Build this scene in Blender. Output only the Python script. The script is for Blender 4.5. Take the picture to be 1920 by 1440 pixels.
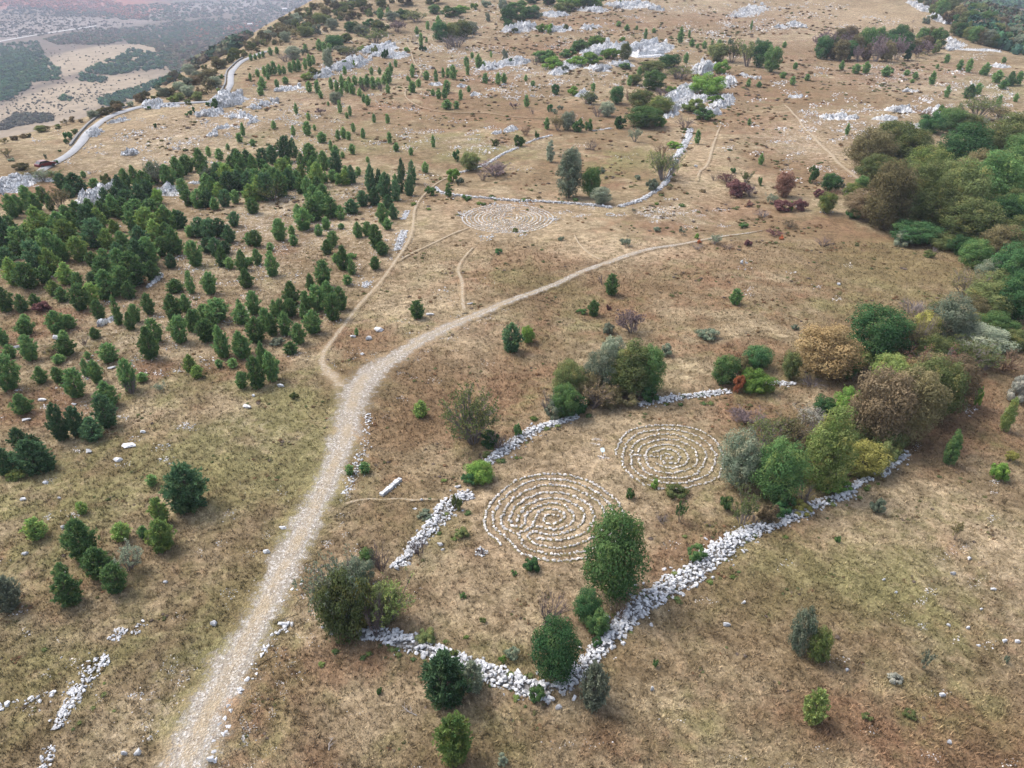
import bpy, bmesh, math, random
import numpy as np
from mathutils import Vector, Matrix, Euler

for _o in list(bpy.data.objects):
    bpy.data.objects.remove(_o, do_unlink=True)
S = bpy.context.scene
COL = S.collection
R = math.radians
rnd = random.Random(7)
nrg = np.random.default_rng(11)

# ------------------------------------------------------------------ camera, sky, sun, exposure
PITCH = R(30.0); CAMH = 40.0; FPX = 1346.0
cam = bpy.data.cameras.new('camera')
cam.sensor_fit = 'HORIZONTAL'; cam.sensor_width = 36.0
cam.lens = 36.0 * FPX / 1920.0
cam.clip_start = 0.5; cam.clip_end = 30000
co = bpy.data.objects.new('camera', cam); COL.objects.link(co)
co.location = (0, 0, CAMH); co.rotation_euler = (R(90) - PITCH, 0, 0)
S.camera = co

SUN = Vector((-0.50, 0.28, 0.82)).normalized()
world = bpy.data.worlds.new('World'); S.world = world; world.use_nodes = True
wn = world.node_tree.nodes; wl = world.node_tree.links; wn.clear()
sky = wn.new('ShaderNodeTexSky'); sky.sky_type = 'NISHITA'; sky.sun_disc = False
sky.sun_elevation = math.asin(SUN.z); sky.sun_rotation = math.atan2(SUN.x, SUN.y)
sky.air_density = 1.0; sky.dust_density = 5.0; sky.ozone_density = 1.0; sky.altitude = 600
bg = wn.new('ShaderNodeBackground'); bg.inputs[1].default_value = 0.15
wo = wn.new('ShaderNodeOutputWorld')
hs = wn.new('ShaderNodeHueSaturation'); hs.inputs['Saturation'].default_value = .6   # overcast: the blue is veiled
wl.new(sky.outputs[0], hs.inputs['Color']); wl.new(hs.outputs[0], bg.inputs[0]); wl.new(bg.outputs[0], wo.inputs[0])

sl = bpy.data.lights.new('sun', 'SUN'); sl.energy = 1.4; sl.angle = R(22); sl.color = (1.0, 0.93, 0.84)
so = bpy.data.objects.new('sun', sl); COL.objects.link(so)
so.rotation_euler = SUN.to_track_quat('Z', 'Y').to_euler(); so.location = (0, 0, 300)

S.view_settings.view_transform = 'Standard'; S.view_settings.look = 'None'
S.view_settings.exposure = 1.26; S.view_settings.gamma = 1.0; S.view_settings.use_curve_mapping = False
S.render.engine = 'CYCLES'
S.cycles.max_bounces = 6; S.cycles.diffuse_bounces = 3; S.cycles.transmission_bounces = 2
S.cycles.transparent_max_bounces = 4; S.cycles.volume_bounces = 0
S.cycles.use_denoising = True

# ------------------------------------------------------------------ terrain function
def sstep(a, b, x):
    t = np.clip((x - a) / (b - a), 0, 1); return t * t * (3 - 2 * t)

XL_Y = [-200, 100, 200, 222, 240, 258, 284, 327, 387, 460, 544, 900]
XL_X = [-330, -200, -148, -141, -137, -132, -131, -132, -133, -133, -136, -150]
XR_Y = [-200, 200, 352, 375, 404, 471, 568, 900]
XR_X = [900, 420, 236, 234, 230, 254, 276, 340]

def undul(X, Y):
    return (0.35 * np.sin(X * .071 + 1.3) * np.sin(Y * .063 + .4) + 0.22 * np.sin(X * .17 - Y * .11)
            + 0.12 * np.sin(X * .31 + Y * .27 + 2.0))

def valley(X, Y):
    D = np.sqrt(X * X + Y * Y)
    v = -110 + 10 * np.sin(X * .004 + 1) * np.sin(Y * .0031) + 6 * np.sin(X * .011 + Y * .007)
    v = v + sstep(2600, 6500, D) * 150
    r = sstep(-50, 160, X)                      # to the right the land stays higher
    vr = -42 + 8 * np.sin(X * .009) + sstep(800, 1700, D) * 46
    return v * (1 - r) + vr * r

def hgt(X, Y):
    X = np.asarray(X, float); Y = np.asarray(Y, float)
    n = 0.00012 * np.maximum(0, np.minimum(Y, 610) - 150) ** 2
    calm = 1 - .85 * np.exp(-(((X - 8) / 16) ** 2 + ((Y - 52) / 16) ** 2)) - .8 * np.exp(-((X / 13) ** 2 + ((Y - 131) / 14) ** 2))
    amp = np.clip((Y - 15) / 60, .25, 1.0) * np.clip(calm, .1, 1)
    n = n + undul(X, Y) * amp
    dl = np.interp(Y, XL_Y, XL_X) - X
    dr = X - np.interp(Y, XR_Y, XR_X)
    n = n - .46 * 6 * np.log1p(np.exp(np.clip(dl / 6, -30, 30))) * (dl < 180) - (dl >= 180) * .46 * dl
    n = n - .17 * 8 * np.log1p(np.exp(np.clip(dr / 8, -30, 30))) * (dr < 240) - (dr >= 240) * .17 * dr
    v = valley(X, Y)
    return np.maximum(n, v)

CP, SP = math.cos(PITCH), math.sin(PITCH)
def at(px):
    """photo points (n,2) -> ground points (n,3) and metres per photo pixel there"""
    p = np.atleast_2d(np.asarray(px, float))
    a = (p[:, 0] - 960) / FPX; b = (720 - p[:, 1]) / FPX
    d = np.stack([a, CP + b * SP, -SP + b * CP], 1)      # per unit depth along the axis
    lo = np.full(len(p), 12.0); hi = lo.copy(); done = np.zeros(len(p), bool)
    t = 12.0
    while t < 9000 and not done.all():
        tn = t * 1.012 + .3
        z = CAMH + d[:, 2] * tn
        hit = (z < hgt(d[:, 0] * tn, d[:, 1] * tn)) & ~done
        lo[hit] = t; hi[hit] = tn; done |= hit; t = tn
    lo[~done] = hi[~done] = 9000
    for _ in range(14):
        m = (lo + hi) / 2
        below = CAMH + d[:, 2] * m < hgt(d[:, 0] * m, d[:, 1] * m)
        hi = np.where(below, m, hi); lo = np.where(below, lo, m)
    P = d * hi[:, None]; P[:, 2] = hgt(P[:, 0], P[:, 1])
    return P, hi / FPX

def elev(py):
    return PITCH - math.atan((720 - py) / FPX)

# ------------------------------------------------------------------ helpers
def lk(o, parent=None):
    COL.objects.link(o)
    if parent is not None: o.parent = parent
    return o

def tag(o, label=None, cat=None, group=None, kind=None):
    if label: o['label'] = label
    if cat: o['category'] = cat
    if group: o['group'] = group
    if kind: o['kind'] = kind
    return o

def empty(name, loc, rz=0.0):
    o = bpy.data.objects.new(name, None); o.empty_display_size = .2
    o.location = loc; o.rotation_euler = (0, 0, rz); return lk(o)

def mesh_np(name, V, F, mats=(), smooth=False, midx=None, attrs=None):
    """V (n,3); F (m,3) or (m,4) array"""
    me = bpy.data.meshes.new(name)
    V = np.asarray(V, np.float32); F = np.asarray(F, np.int32)
    k = F.shape[1]
    me.vertices.add(len(V)); me.vertices.foreach_set('co', V.ravel())
    me.loops.add(F.size); me.loops.foreach_set('vertex_index', F.ravel())
    me.polygons.add(len(F))
    me.polygons.foreach_set('loop_start', np.arange(0, F.size, k, dtype=np.int32))
    me.polygons.foreach_set('loop_total', np.full(len(F), k, np.int32))
    if midx is not None: me.polygons.foreach_set('material_index', np.asarray(midx, np.int32))
    me.polygons.foreach_set('use_smooth', np.full(len(F), smooth, bool))
    for an, av in (attrs or {}).items():
        av = np.asarray(av, np.float32)
        if av.ndim == 1:
            a = me.attributes.new(an, 'FLOAT', 'POINT'); a.data.foreach_set('value', av)
        else:
            a = me.attributes.new(an, 'FLOAT_COLOR', 'POINT')
            a.data.foreach_set('color', np.concatenate([av, np.ones((len(av), 1), np.float32)], 1).ravel())
    me.update(calc_edges=True)
    for m in mats: me.materials.append(m)
    return me

class MB:
    """collects triangles/quads (as triangles) with a material index and a tint"""
    def __init__(s): s.V = []; s.F = []; s.M = []; s.T = []; s.n = 0
    def add(s, V, F, m=0, t=0.5):
        V = np.asarray(V, float); F = np.asarray(F, int)
        if F.shape[1] == 4: F = np.concatenate([F[:, [0, 1, 2]], F[:, [0, 2, 3]]])
        s.V.append(V); s.F.append(F + s.n); s.M.append(np.full(len(F), m)); s.n += len(V)
        s.T.append(np.broadcast_to(np.asarray(t, float), (len(V),)))
    def tube(s, pts, rads, sides=6, m=0):
        pts = [Vector(p) for p in pts]; V = []; F = []
        for i, p in enumerate(pts):
            d = (pts[min(i + 1, len(pts) - 1)] - pts[max(i - 1, 0)]).normalized()
            u = d.orthogonal().normalized(); w = d.cross(u)
            for k in range(sides):
                a = 2 * math.pi * k / sides
                V.append(p + (u * math.cos(a) + w * math.sin(a)) * rads[i])
        for i in range(len(pts) - 1):
            for k in range(sides):
                k2 = (k + 1) % sides
                F.append((i * sides + k, i * sides + k2, (i + 1) * sides + k2, (i + 1) * sides + k))
        s.add([tuple(v) for v in V], F, m)
    def box(s, c, h, rot=None, m=0):
        V = np.array([[x, y, z] for x in (-1, 1) for y in (-1, 1) for z in (-1, 1)], float) * np.array(h)
        if rot is not None: V = V @ np.array(rot).T
        s.add(V + np.array(c), [(0, 1, 3, 2), (4, 6, 7, 5), (0, 4, 5, 1), (2, 3, 7, 6), (0, 2, 6, 4), (1, 5, 7, 3)], m)
    def mesh(s, name, mats, smooth=False):
        return mesh_np(name, np.concatenate(s.V), np.concatenate(s.F), mats, smooth, np.concatenate(s.M), {'tint': np.concatenate(s.T)})

# ------------------------------------------------------------------ materials
def newmat(name):
    m = bpy.data.materials.new(name); m.use_nodes = True
    nt = m.node_tree; nt.nodes.clear()
    return m, nt

def N(nt, t, **kw):
    n = nt.nodes.new(t)
    for k, v in kw.items(): setattr(n, k, v)
    return n

def math_(nt, op, a, b=None, clamp=False):
    n = N(nt, 'ShaderNodeMath', operation=op, use_clamp=clamp)
    for i, v in enumerate((a, b)):
        if v is None: continue
        if isinstance(v, (int, float)): n.inputs[i].default_value = v
        else: nt.links.new(v, n.inputs[i])
    return n.outputs[0]

def ramp(nt, x, a, b, lo=0.0, hi=1.0):
    n = N(nt, 'ShaderNodeMapRange', interpolation_type='SMOOTHSTEP')
    nt.links.new(x, n.inputs[0]); n.inputs[1].default_value = a; n.inputs[2].default_value = b
    n.inputs[3].default_value = lo; n.inputs[4].default_value = hi
    return n.outputs[0]

def mix(nt, f, a, b, mode='MIX'):
    n = N(nt, 'ShaderNodeMix', data_type='RGBA', blend_type=mode)
    for i, v in ((0, f), (6, a), (7, b)):
        if isinstance(v, (int, float)): n.inputs[i].default_value = v
        elif isinstance(v, tuple): n.inputs[i].default_value = (*v, 1)
        else: nt.links.new(v, n.inputs[i])
    return n.outputs[2]

def noise(nt, vec, scale, detail=4, rough=.55, dist=0.0):
    n = N(nt, 'ShaderNodeTexNoise'); n.inputs['Scale'].default_value = scale
    n.inputs['Detail'].default_value = detail; n.inputs['Roughness'].default_value = rough
    n.inputs['Distortion'].default_value = dist
    if vec is not None: nt.links.new(vec, n.inputs['Vector'])
    return n.outputs[0]

def attr(nt, name):
    n = N(nt, 'ShaderNodeAttribute'); n.attribute_name = name; return n

def finish(nt, color, rough=.95, bump=None, bstr=.5, bdist=.1, spec=.15):
    b = N(nt, 'ShaderNodeBsdfPrincipled'); o = N(nt, 'ShaderNodeOutputMaterial')
    if isinstance(color, tuple): b.inputs['Base Color'].default_value = (*color, 1)
    else: nt.links.new(color, b.inputs['Base Color'])
    b.inputs['Roughness'].default_value = rough
    b.inputs['Specular IOR Level'].default_value = spec
    if bump is not None:
        bn = N(nt, 'ShaderNodeBump'); bn.inputs['Strength'].default_value = bstr; bn.inputs['Distance'].default_value = bdist
        nt.links.new(bump, bn.inputs['Height']); nt.links.new(bn.outputs[0], b.inputs['Normal'])
    nt.links.new(b.outputs[0], o.inputs[0])

def grass_color(nt):
    """dry hill pasture: straw, brown, rusty bracken, green and stony patches -> (colour, height)"""
    g = N(nt, 'ShaderNodeNewGeometry'); p = g.outputs['Position']
    n1 = noise(nt, p, .045, 3, .5); n2 = noise(nt, p, .23, 5, .6, .4); n3 = noise(nt, p, 1.1, 6, .68, .6)
    n4 = noise(nt, p, 5.5, 5, .75, .8); n5 = noise(nt, p, 0.6, 4, .6, .5)
    f = math_(nt, 'ADD', math_(nt, 'MULTIPLY', n1, .45), math_(nt, 'MULTIPLY', n2, .55))
    f = math_(nt, 'ADD', f, math_(nt, 'MULTIPLY', math_(nt, 'SUBTRACT', n3, .5), .55))
    c = mix(nt, ramp(nt, f, .36, .64), (.182, .139, .083), (.302, .241, .155))
    n6 = noise(nt, p, .16, 4, .6, .5); n7 = noise(nt, p, .12, 4, .62, .5)
    rm = math_(nt, 'ADD', math_(nt, 'MULTIPLY', attr(nt, 'rust').outputs['Fac'], .52), n6)
    rm = math_(nt, 'ADD', rm, math_(nt, 'MULTIPLY', math_(nt, 'SUBTRACT', n3, .5), .45))
    c = mix(nt, ramp(nt, rm, .48, .80, 0, .88), c, (.172, .101, .060))
    gm = math_(nt, 'ADD', math_(nt, 'MULTIPLY', attr(nt, 'green').outputs['Fac'], .50), n7)
    gm = math_(nt, 'ADD', gm, math_(nt, 'MULTIPLY', math_(nt, 'SUBTRACT', n5, .5), .5))
    c = mix(nt, ramp(nt, gm, .50, .82, 0, .85), c, (.162, .148, .066))
    c = mix(nt, ramp(nt, noise(nt, p, .9, 3, .6, .4), .56, .72, 0, .6), c, (.125, .092, .050))
    c = mix(nt, ramp(nt, noise(nt, p, .75, 4, .65, .4), .58, .76, 0, .55), c, (.38, .295, .185))
    big = noise(nt, p, .028, 4, .6, .6)
    c = mix(nt, ramp(nt, big, .44, .60, 0, .6), c, (.150, .104, .058))
    c = mix(nt, ramp(nt, noise(nt, p, .085, 5, .7, .8), .48, .60, 0, .5), c, (.128, .090, .050))
    pale = math_(nt, 'MULTIPLY', attr(nt, 'pale').outputs['Fac'], ramp(nt, n3, .3, .62), True)
    c = mix(nt, pale, c, (.35, .27, .18))
    st = attr(nt, 'stony').outputs['Fac']
    c = mix(nt, math_(nt, 'MULTIPLY', st, ramp(nt, n3, .46, .74), True), c, (.305, .255, .20))
    v = N(nt, 'ShaderNodeTexVoronoi'); v.inputs['Scale'].default_value = 2.1; v.inputs['Randomness'].default_value = 1
    nt.links.new(p, v.inputs['Vector'])
    sp = math_(nt, 'LESS_THAN', v.outputs['Distance'], math_(nt, 'MULTIPLY', math_(nt, 'MULTIPLY', st, n2), .55))
    c = mix(nt, math_(nt, 'MULTIPLY', sp, .7), c, (.46, .43, .42))
    val = math_(nt, 'MULTIPLY', ramp(nt, n4, .25, .75, .55, 1.45), ramp(nt, n3, .2, .8, .72, 1.25))
    val = math_(nt, 'MULTIPLY', val, ramp(nt, noise(nt, p, .38, 5, .75, .5), .3, .7, .74, 1.22))
    vv = N(nt, 'ShaderNodeCombineColor')
    for i in range(3): nt.links.new(val, vv.inputs[i])
    c = mix(nt, 1.0, c, vv.outputs[0], 'MULTIPLY')
    hh = math_(nt, 'ADD', math_(nt, 'MULTIPLY', n3, .7), math_(nt, 'MULTIPLY', n4, .5))
    return c, hh, p, n3, n4, n2

def mat_ground():
    m, nt = newmat('dry_pasture'); c, h, *_ = grass_color(nt); finish(nt, c, .97, h, .9, .22, .05); return m

def mat_blades():
    m, nt = newmat('grass_blades'); c, h, *_ = grass_color(nt)
    t = attr(nt, 'tint').outputs['Fac']
    vv = N(nt, 'ShaderNodeCombineColor'); k = ramp(nt, t, 0, 1, .65, 1.95)
    for i in range(3): nt.links.new(k, vv.inputs[i])
    finish(nt, mix(nt, 1.0, c, vv.outputs[0], 'MULTIPLY'), .95, None, spec=.05); return m

def mat_track(name, base, base2, spk, scale, worn=.5, strawy=.8):
    m, nt = newmat(name); c, h, p, n3, n4, n2 = grass_color(nt)
    e = attr(nt, 'edge').outputs['Fac']
    v = N(nt, 'ShaderNodeTexVoronoi'); v.inputs['Scale'].default_value = scale; nt.links.new(p, v.inputs['Vector'])
    sep = N(nt, 'ShaderNodeSeparateColor'); nt.links.new(v.outputs['Color'], sep.inputs[0])
    g = mix(nt, ramp(nt, math_(nt, 'ADD', math_(nt, 'MULTIPLY', n3, .6), math_(nt, 'MULTIPLY', n2, .6)), .42, .78), base, base2)
    g = mix(nt, math_(nt, 'MULTIPLY', ramp(nt, sep.outputs[0], .55, .9), spk), g, (.52, .49, .46))
    g = mix(nt, math_(nt, 'MULTIPLY', ramp(nt, sep.outputs[1], .68, .95), spk), g, (.20, .165, .135))
    mid = math_(nt, 'MULTIPLY', ramp(nt, e, .10, .34, 1, 0), ramp(nt, math_(nt, 'ADD', n2, math_(nt, 'MULTIPLY', n3, .5)), .55, .9, .1, .95), True)
    g = mix(nt, math_(nt, 'MULTIPLY', mid, strawy), g, mix(nt, n3, (.27, .205, .125), (.36, .29, .19)))
    val = ramp(nt, n4, .2, .8, .72, 1.25); vv = N(nt, 'ShaderNodeCombineColor')
    for i in range(3): nt.links.new(val, vv.inputs[i])
    g = mix(nt, 1.0, g, vv.outputs[0], 'MULTIPLY')
    k = math_(nt, 'ADD', e, math_(nt, 'MULTIPLY', math_(nt, 'SUBTRACT', n3, .5), 1.5))
    k = math_(nt, 'ADD', k, math_(nt, 'MULTIPLY', math_(nt, 'SUBTRACT', n4, .5), 1.1))
    k = math_(nt, 'ADD', k, math_(nt, 'MULTIPLY', math_(nt, 'SUBTRACT', n2, .5), .8))
    f = ramp(nt, k, worn, worn + .50)
    finish(nt, mix(nt, f, g, c), .97, math_(nt, 'ADD', h, v.outputs['Distance']), .8, .12, .05); return m

def mat_stone(name, a, b, dark=(.16, .16, .16), lich=.35, scale=3.0):
    m, nt = newmat(name)
    g = N(nt, 'ShaderNodeNewGeometry'); p = g.outputs['Position']
    oi = N(nt, 'ShaderNodeObjectInfo')
    n1 = noise(nt, p, scale, 5, .65, .3); n2 = noise(nt, p, scale * 4.5, 4, .7)
    c = mix(nt, ramp(nt, n1, .3, .68), b, a)
    c = mix(nt, math_(nt, 'MULTIPLY', ramp(nt, n2, .55, .75), lich), c, dark)
    k = ramp(nt, oi.outputs['Random'], 0, 1, .74, 1.12)
    k2 = math_(nt, 'MULTIPLY', k, ramp(nt, attr(nt, 'tint').outputs['Fac'], 0, 1, .82, 1.12))
    vv = N(nt, 'ShaderNodeCombineColor')
    for i in range(3): nt.links.new(k2, vv.inputs[i])
    finish(nt, mix(nt, 1.0, c, vv.outputs[0], 'MULTIPLY'), .9, math_(nt, 'ADD', n1, n2), .7, .08, .1); return m

def mat_leaf(name, a, b, trans=.22, var=.28):
    m, nt = newmat(name)
    t = attr(nt, 'tint').outputs['Fac']; oi = N(nt, 'ShaderNodeObjectInfo')
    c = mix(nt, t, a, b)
    tc = N(nt, 'ShaderNodeTexCoord'); an = noise(nt, tc.outputs['Object'], 3.4, 3, .6)
    c = mix(nt, ramp(nt, an, .52, .68, 0, .55), c, tuple(min(1, v * q) for v, q in zip(b, (1.45, 1.04, .9) if b[1] > b[0] * 1.05 else (.95, 1.05, 1.1))))
    c = mix(nt, ramp(nt, an, .48, .34, 0, .5), c, tuple(v * q for v, q in zip(a, (.9, 1.0, 1.15))))
    k = ramp(nt, oi.outputs['Random'], 0, 1, 1 - var, 1 + var); vv = N(nt, 'ShaderNodeCombineColor')
    for i in range(3): nt.links.new(k, vv.inputs[i])
    c = mix(nt, 1.0, c, vv.outputs[0], 'MULTIPLY')
    d = N(nt, 'ShaderNodeBsdfDiffuse'); tr = N(nt, 'ShaderNodeBsdfTranslucent'); mx = N(nt, 'ShaderNodeMixShader')
    o = N(nt, 'ShaderNodeOutputMaterial'); mx.inputs[0].default_value = trans
    nt.links.new(c, d.inputs[0]); nt.links.new(c, tr.inputs[0])
    nt.links.new(d.outputs[0], mx.inputs[1]); nt.links.new(tr.outputs[0], mx.inputs[2]); nt.links.new(mx.outputs[0], o.inputs[0])
    return m

def mat_plain(name, col, rough=.8, var=.0, scale=4.0, spec=.2, col2=None):
    m, nt = newmat(name)
    g = N(nt, 'ShaderNodeNewGeometry')
    n = noise(nt, g.outputs['Position'], scale, 5, .65)
    c2 = col2 or tuple(v * (1 - var) for v in col)
    finish(nt, mix(nt, ramp(nt, n, .3, .7), col, c2), rough, n, .3, .03, spec); return m

M = {}
M['ground'] = mat_ground(); M['blades'] = mat_blades()
M['gravel'] = mat_track('gravel', (.255, .225, .182), (.325, .302, .27), .8, 7.5, .26)
M['dirt'] = mat_track('dirt_path', (.27, .212, .138), (.345, .28, .195), .4, 6.0, .10, .2)
M['far_track'] = mat_track('fading_track', (.28, .225, .155), (.35, .30, .235), .6, 5.5, .30, 1.0)
M['stone'] = mat_stone('limestone', (.64, .645, .66), (.45, .455, .47))
M['stone_warm'] = mat_stone('limestone_pinkish', (.66, .62, .59), (.47, .43, .40))
M['ring'] = mat_stone('ring_stone', (.60, .57, .545), (.42, .395, .37), (.15, .14, .13), .35)
M['crag'] = mat_stone('weathered_limestone', (.64, .645, .66), (.42, .425, .44), (.15, .15, .155), .5, 1.1)
def mat_crag():
    m, nt = newmat('karst_limestone')
    g = N(nt, 'ShaderNodeNewGeometry'); p = g.outputs['Position']; oi = N(nt, 'ShaderNodeObjectInfo')
    mp = N(nt, 'ShaderNodeMapping'); mp.inputs['Scale'].default_value = (1, 1, .35); nt.links.new(p, mp.inputs['Vector'])
    v = N(nt, 'ShaderNodeTexVoronoi', feature='DISTANCE_TO_EDGE'); v.inputs['Scale'].default_value = .95; nt.links.new(mp.outputs[0], v.inputs['Vector'])
    v2 = N(nt, 'ShaderNodeTexVoronoi', feature='DISTANCE_TO_EDGE'); v2.inputs['Scale'].default_value = 2.4; nt.links.new(mp.outputs[0], v2.inputs['Vector'])
    n1 = noise(nt, mp.outputs[0], 1.3, 6, .7, .5); n2 = noise(nt, p, .35, 3, .6)
    c = mix(nt, ramp(nt, n1, .32, .66), (.68, .68, .69), (.80, .80, .80))
    c = mix(nt, ramp(nt, n2, .50, .74, 0, .4), c, (.46, .445, .43))
    cr = math_(nt, 'MINIMUM', ramp(nt, v.outputs['Distance'], .0, .07), ramp(nt, v2.outputs['Distance'], -.03, .07))
    c = mix(nt, cr, (.34, .34, .345), c)
    k = ramp(nt, oi.outputs['Random'], 0, 1, .82, 1.1); vv = N(nt, 'ShaderNodeCombineColor')
    for i in range(3): nt.links.new(k, vv.inputs[i])
    finish(nt, mix(nt, 1.0, c, vv.outputs[0], 'MULTIPLY'), .9, math_(nt, 'ADD', n1, cr), .9, .25, .1); return m
M['crag'] = mat_crag()
M['bark'] = mat_plain('bark', (.16, .13, .11), .9, .45, 9)
M['twig'] = mat_plain('grey_twigs', (.21, .18, .175), .9, .35, 6)
M['twig_purple'] = mat_plain('purple_twigs', (.155, .12, .115), .9, .3, 6)
M['twig_brown'] = mat_plain('brown_twigs', (.20, .13, .085), .9, .3, 6)
LEAF = {
    'pine': ((.020, .062, .022), (.062, .128, .038)),
    'pinedk': ((.016, .048, .022), (.042, .094, .036)),
    'pinelt': ((.034, .088, .024), (.095, .165, .042)),
    'pinegy': ((.045, .078, .046), (.105, .145, .085)),
    'green': ((.030, .076, .024), (.078, .142, .044)),
    'dkgreen': ((.018, .058, .022), (.050, .108, .036)),
    'bright': ((.050, .115, .022), (.115, .200, .045)),
    'lime': ((.066, .112, .028), (.145, .195, .062)),
    'olive': ((.048, .076, .026), (.105, .136, .048)),
    'olivebr': ((.066, .070, .030), (.140, .132, .060)),
    'rust': ((.074, .066, .034), (.142, .122, .066)),
    'tan': ((.094, .079, .032), (.190, .156, .070)),
    'grey': ((.055, .088, .050), (.145, .185, .115)),
    'silver': ((.10, .12, .085), (.24, .26, .19)),
    'yellow': ((.090, .108, .026), (.190, .195, .055)),
    'maroon': ((.058, .032, .028), (.110, .064, .052)),
    'redbr': ((.088, .056, .036), (.165, .105, .068)),
    'orange': ((.190, .075, .030), (.300, .135, .060)),
    'purple': ((.072, .060, .052), (.125, .108, .095)),
    'scrub': ((.050, .060, .028), (.105, .100, .048)),
}
for k, (a, b) in LEAF.items():
    gn = (3.5, 2.6, 3.1) if k.startswith('pine') else (2.0, 1.75, 2.0)
    M[k] = mat_leaf('leaves_' + k, tuple(v * q for v, q in zip(a, gn)), tuple(v * q for v, q in zip(b, gn)), .3)
ADJ = {'pine': 'green', 'pinedk': 'dark green', 'pinelt': 'light green', 'pinegy': 'grey green', 'green': 'green', 'dkgreen': 'dark green',
       'bright': 'bright green', 'lime': 'lime green', 'olive': 'olive green', 'olivebr': 'olive brown', 'rust': 'russet brown', 'tan': 'golden brown',
       'grey': 'grey green', 'silver': 'silvery grey', 'yellow': 'yellow green', 'maroon': 'maroon', 'redbr': 'reddish brown', 'orange': 'orange',
       'purple': 'leafless purplish', 'scrub': 'dull olive', 'twig': 'leafless grey', 'twig_purple': 'leafless purplish', 'twig_brown': 'leafless brown'}

# ------------------------------------------------------------------ ground patches (photo ellipses -> ground masks)
SPL = {
 'rust': [(1000,225,260,30,.55),(1450,165,200,34,.65),(760,205,160,26,.5),(880,150,120,22,.6),(1180,300,120,30,.5),(1500,100,160,24,.55),(660,120,120,20,.4),(1400,230,120,30,.6),(1120,560,160,50,.5),(1750,130,120,18,.5),(690,640,60,26,.9),(660,700,40,30,.4),(1000,490,90,22,.9),(900,520,50,20,.7),(1500,318,75,26,1),(1380,395,80,26,.7),(1490,425,90,20,.8),(1240,432,80,16,.7),
  (1600,460,60,40,.9),(1000,640,80,40,.5),(830,740,90,70,.7),(960,730,70,60,.8),(740,790,60,60,.6),(1390,780,80,36,.8),(1490,800,60,30,.7),(1400,668,60,26,.9),(500,1330,90,80,.6),
  (640,1240,110,60,.6),(560,1260,60,50,.7),(1290,1010,60,50,.8),(1240,1060,60,40,.8),(1840,1380,160,80,.9),(1750,740,120,60,.9),(1000,1040,60,20,.4),(40,765,90,36,1),(70,610,80,30,.8),
  (300,690,50,14,.9),(430,695,60,16,.8),(800,300,160,18,.35),(940,380,120,20,.5),(1130,330,130,26,.5),(1350,40,260,22,.5),(1620,140,160,22,.6),(880,185,120,16,.6),(1040,90,160,18,.6),
  (1150,45,200,22,.5),(1210,560,120,50,.5),(1330,500,120,60,.45),(1080,560,100,40,.4),(1560,560,120,40,.4),(80,360,70,26,.8),(520,150,80,14,.4),(640,190,100,20,.4),(750,1000,60,40,.5),
  (150,1010,60,30,.4),(530,470,30,10,.9),(1700,790,80,60,.8),(1800,820,120,50,.5),(1440,1000,60,24,.4),(1600,1380,160,70,.4),(1100,1400,160,50,.3),(600,1420,80,40,.4),(1880,560,60,60,.5)],
 'green': [(1252,860,70,46,.75),(400,870,230,90,.75),(180,960,190,110,.6),(560,770,90,70,.8),(560,1000,60,90,.8),(120,1240,170,90,.6),(430,1170,90,120,.8),(1000,525,70,22,.8),(1690,520,140,60,.75),(1640,580,120,40,.6),
  (1570,1090,260,120,.55),(760,275,160,20,.55),(1250,905,80,24,.6),(1290,935,70,36,.5),(650,720,40,36,.7),(700,600,50,20,.4),(880,740,40,40,.3),(330,1330,60,100,.5),(1720,1300,160,90,.45),
  (960,1230,60,40,.6),(1150,1240,60,30,.5),(840,980,70,40,.7),(560,900,40,50,.8),(1360,930,60,40,.4),(860,285,120,20,.5),(1200,320,100,24,.5),(1190,300,60,20,.7),(900,1380,140,50,.4),
  (20,1380,70,60,.5),(1440,880,120,60,.5),(160,1330,70,50,.5),(620,250,160,24,.35),(1090,600,120,50,.3),(400,740,120,40,.4),(1870,165,60,14,.8),(1500,700,80,30,.6)],
 'pale': [(1040,970,165,100,1),(1252,857,120,76,.6),(945,410,130,44,.7),(890,930,60,40,.8),(1110,870,70,34,.8),(1310,340,60,50,.7),(1160,470,160,26,.8),(1330,290,40,60,.6),(1540,275,60,50,.6),
  (770,560,120,50,.4),(700,1140,60,60,.4),(860,640,90,40,.5),(1040,800,70,30,.4),(1880,1000,80,60,.5),(620,1130,40,80,.6),(1100,1120,70,60,.3),(1620,30,160,30,.6),(1150,760,40,20,.3),
  (880,450,60,40,.5),(720,480,50,60,.4),(300,230,160,36,.4),(940,1120,120,60,.35),(1700,990,160,50,.3),(700,1330,160,60,.35)],
 'stony': [(520,440,190,120,.85),(330,265,160,60,.9),(250,620,260,110,.5),(690,450,60,60,.6),(430,360,330,60,.5),(660,280,190,40,.45),(840,70,140,44,.7),(1010,135,160,30,.8),(1500,70,260,70,.7),(1700,150,170,44,.9),
  (1490,270,90,46,.8),(1260,400,80,20,.9),(120,760,150,40,.35),(1850,160,120,60,.8),(1840,1080,110,90,.3),(560,200,190,60,.7),(780,90,200,80,.6),(1180,120,160,60,.6),(1620,240,140,30,.8),(760,1290,30,20,.1),
  (860,270,120,16,.8),(1000,395,120,16,.4),(300,1330,90,90,.5),(420,560,90,30,.4),(1300,20,200,30,.8),(700,150,200,60,.5),(1700,1200,220,120,.12),(480,800,120,30,.3),(600,1150,40,60,.4)],
}
MASKS = {}
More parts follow.
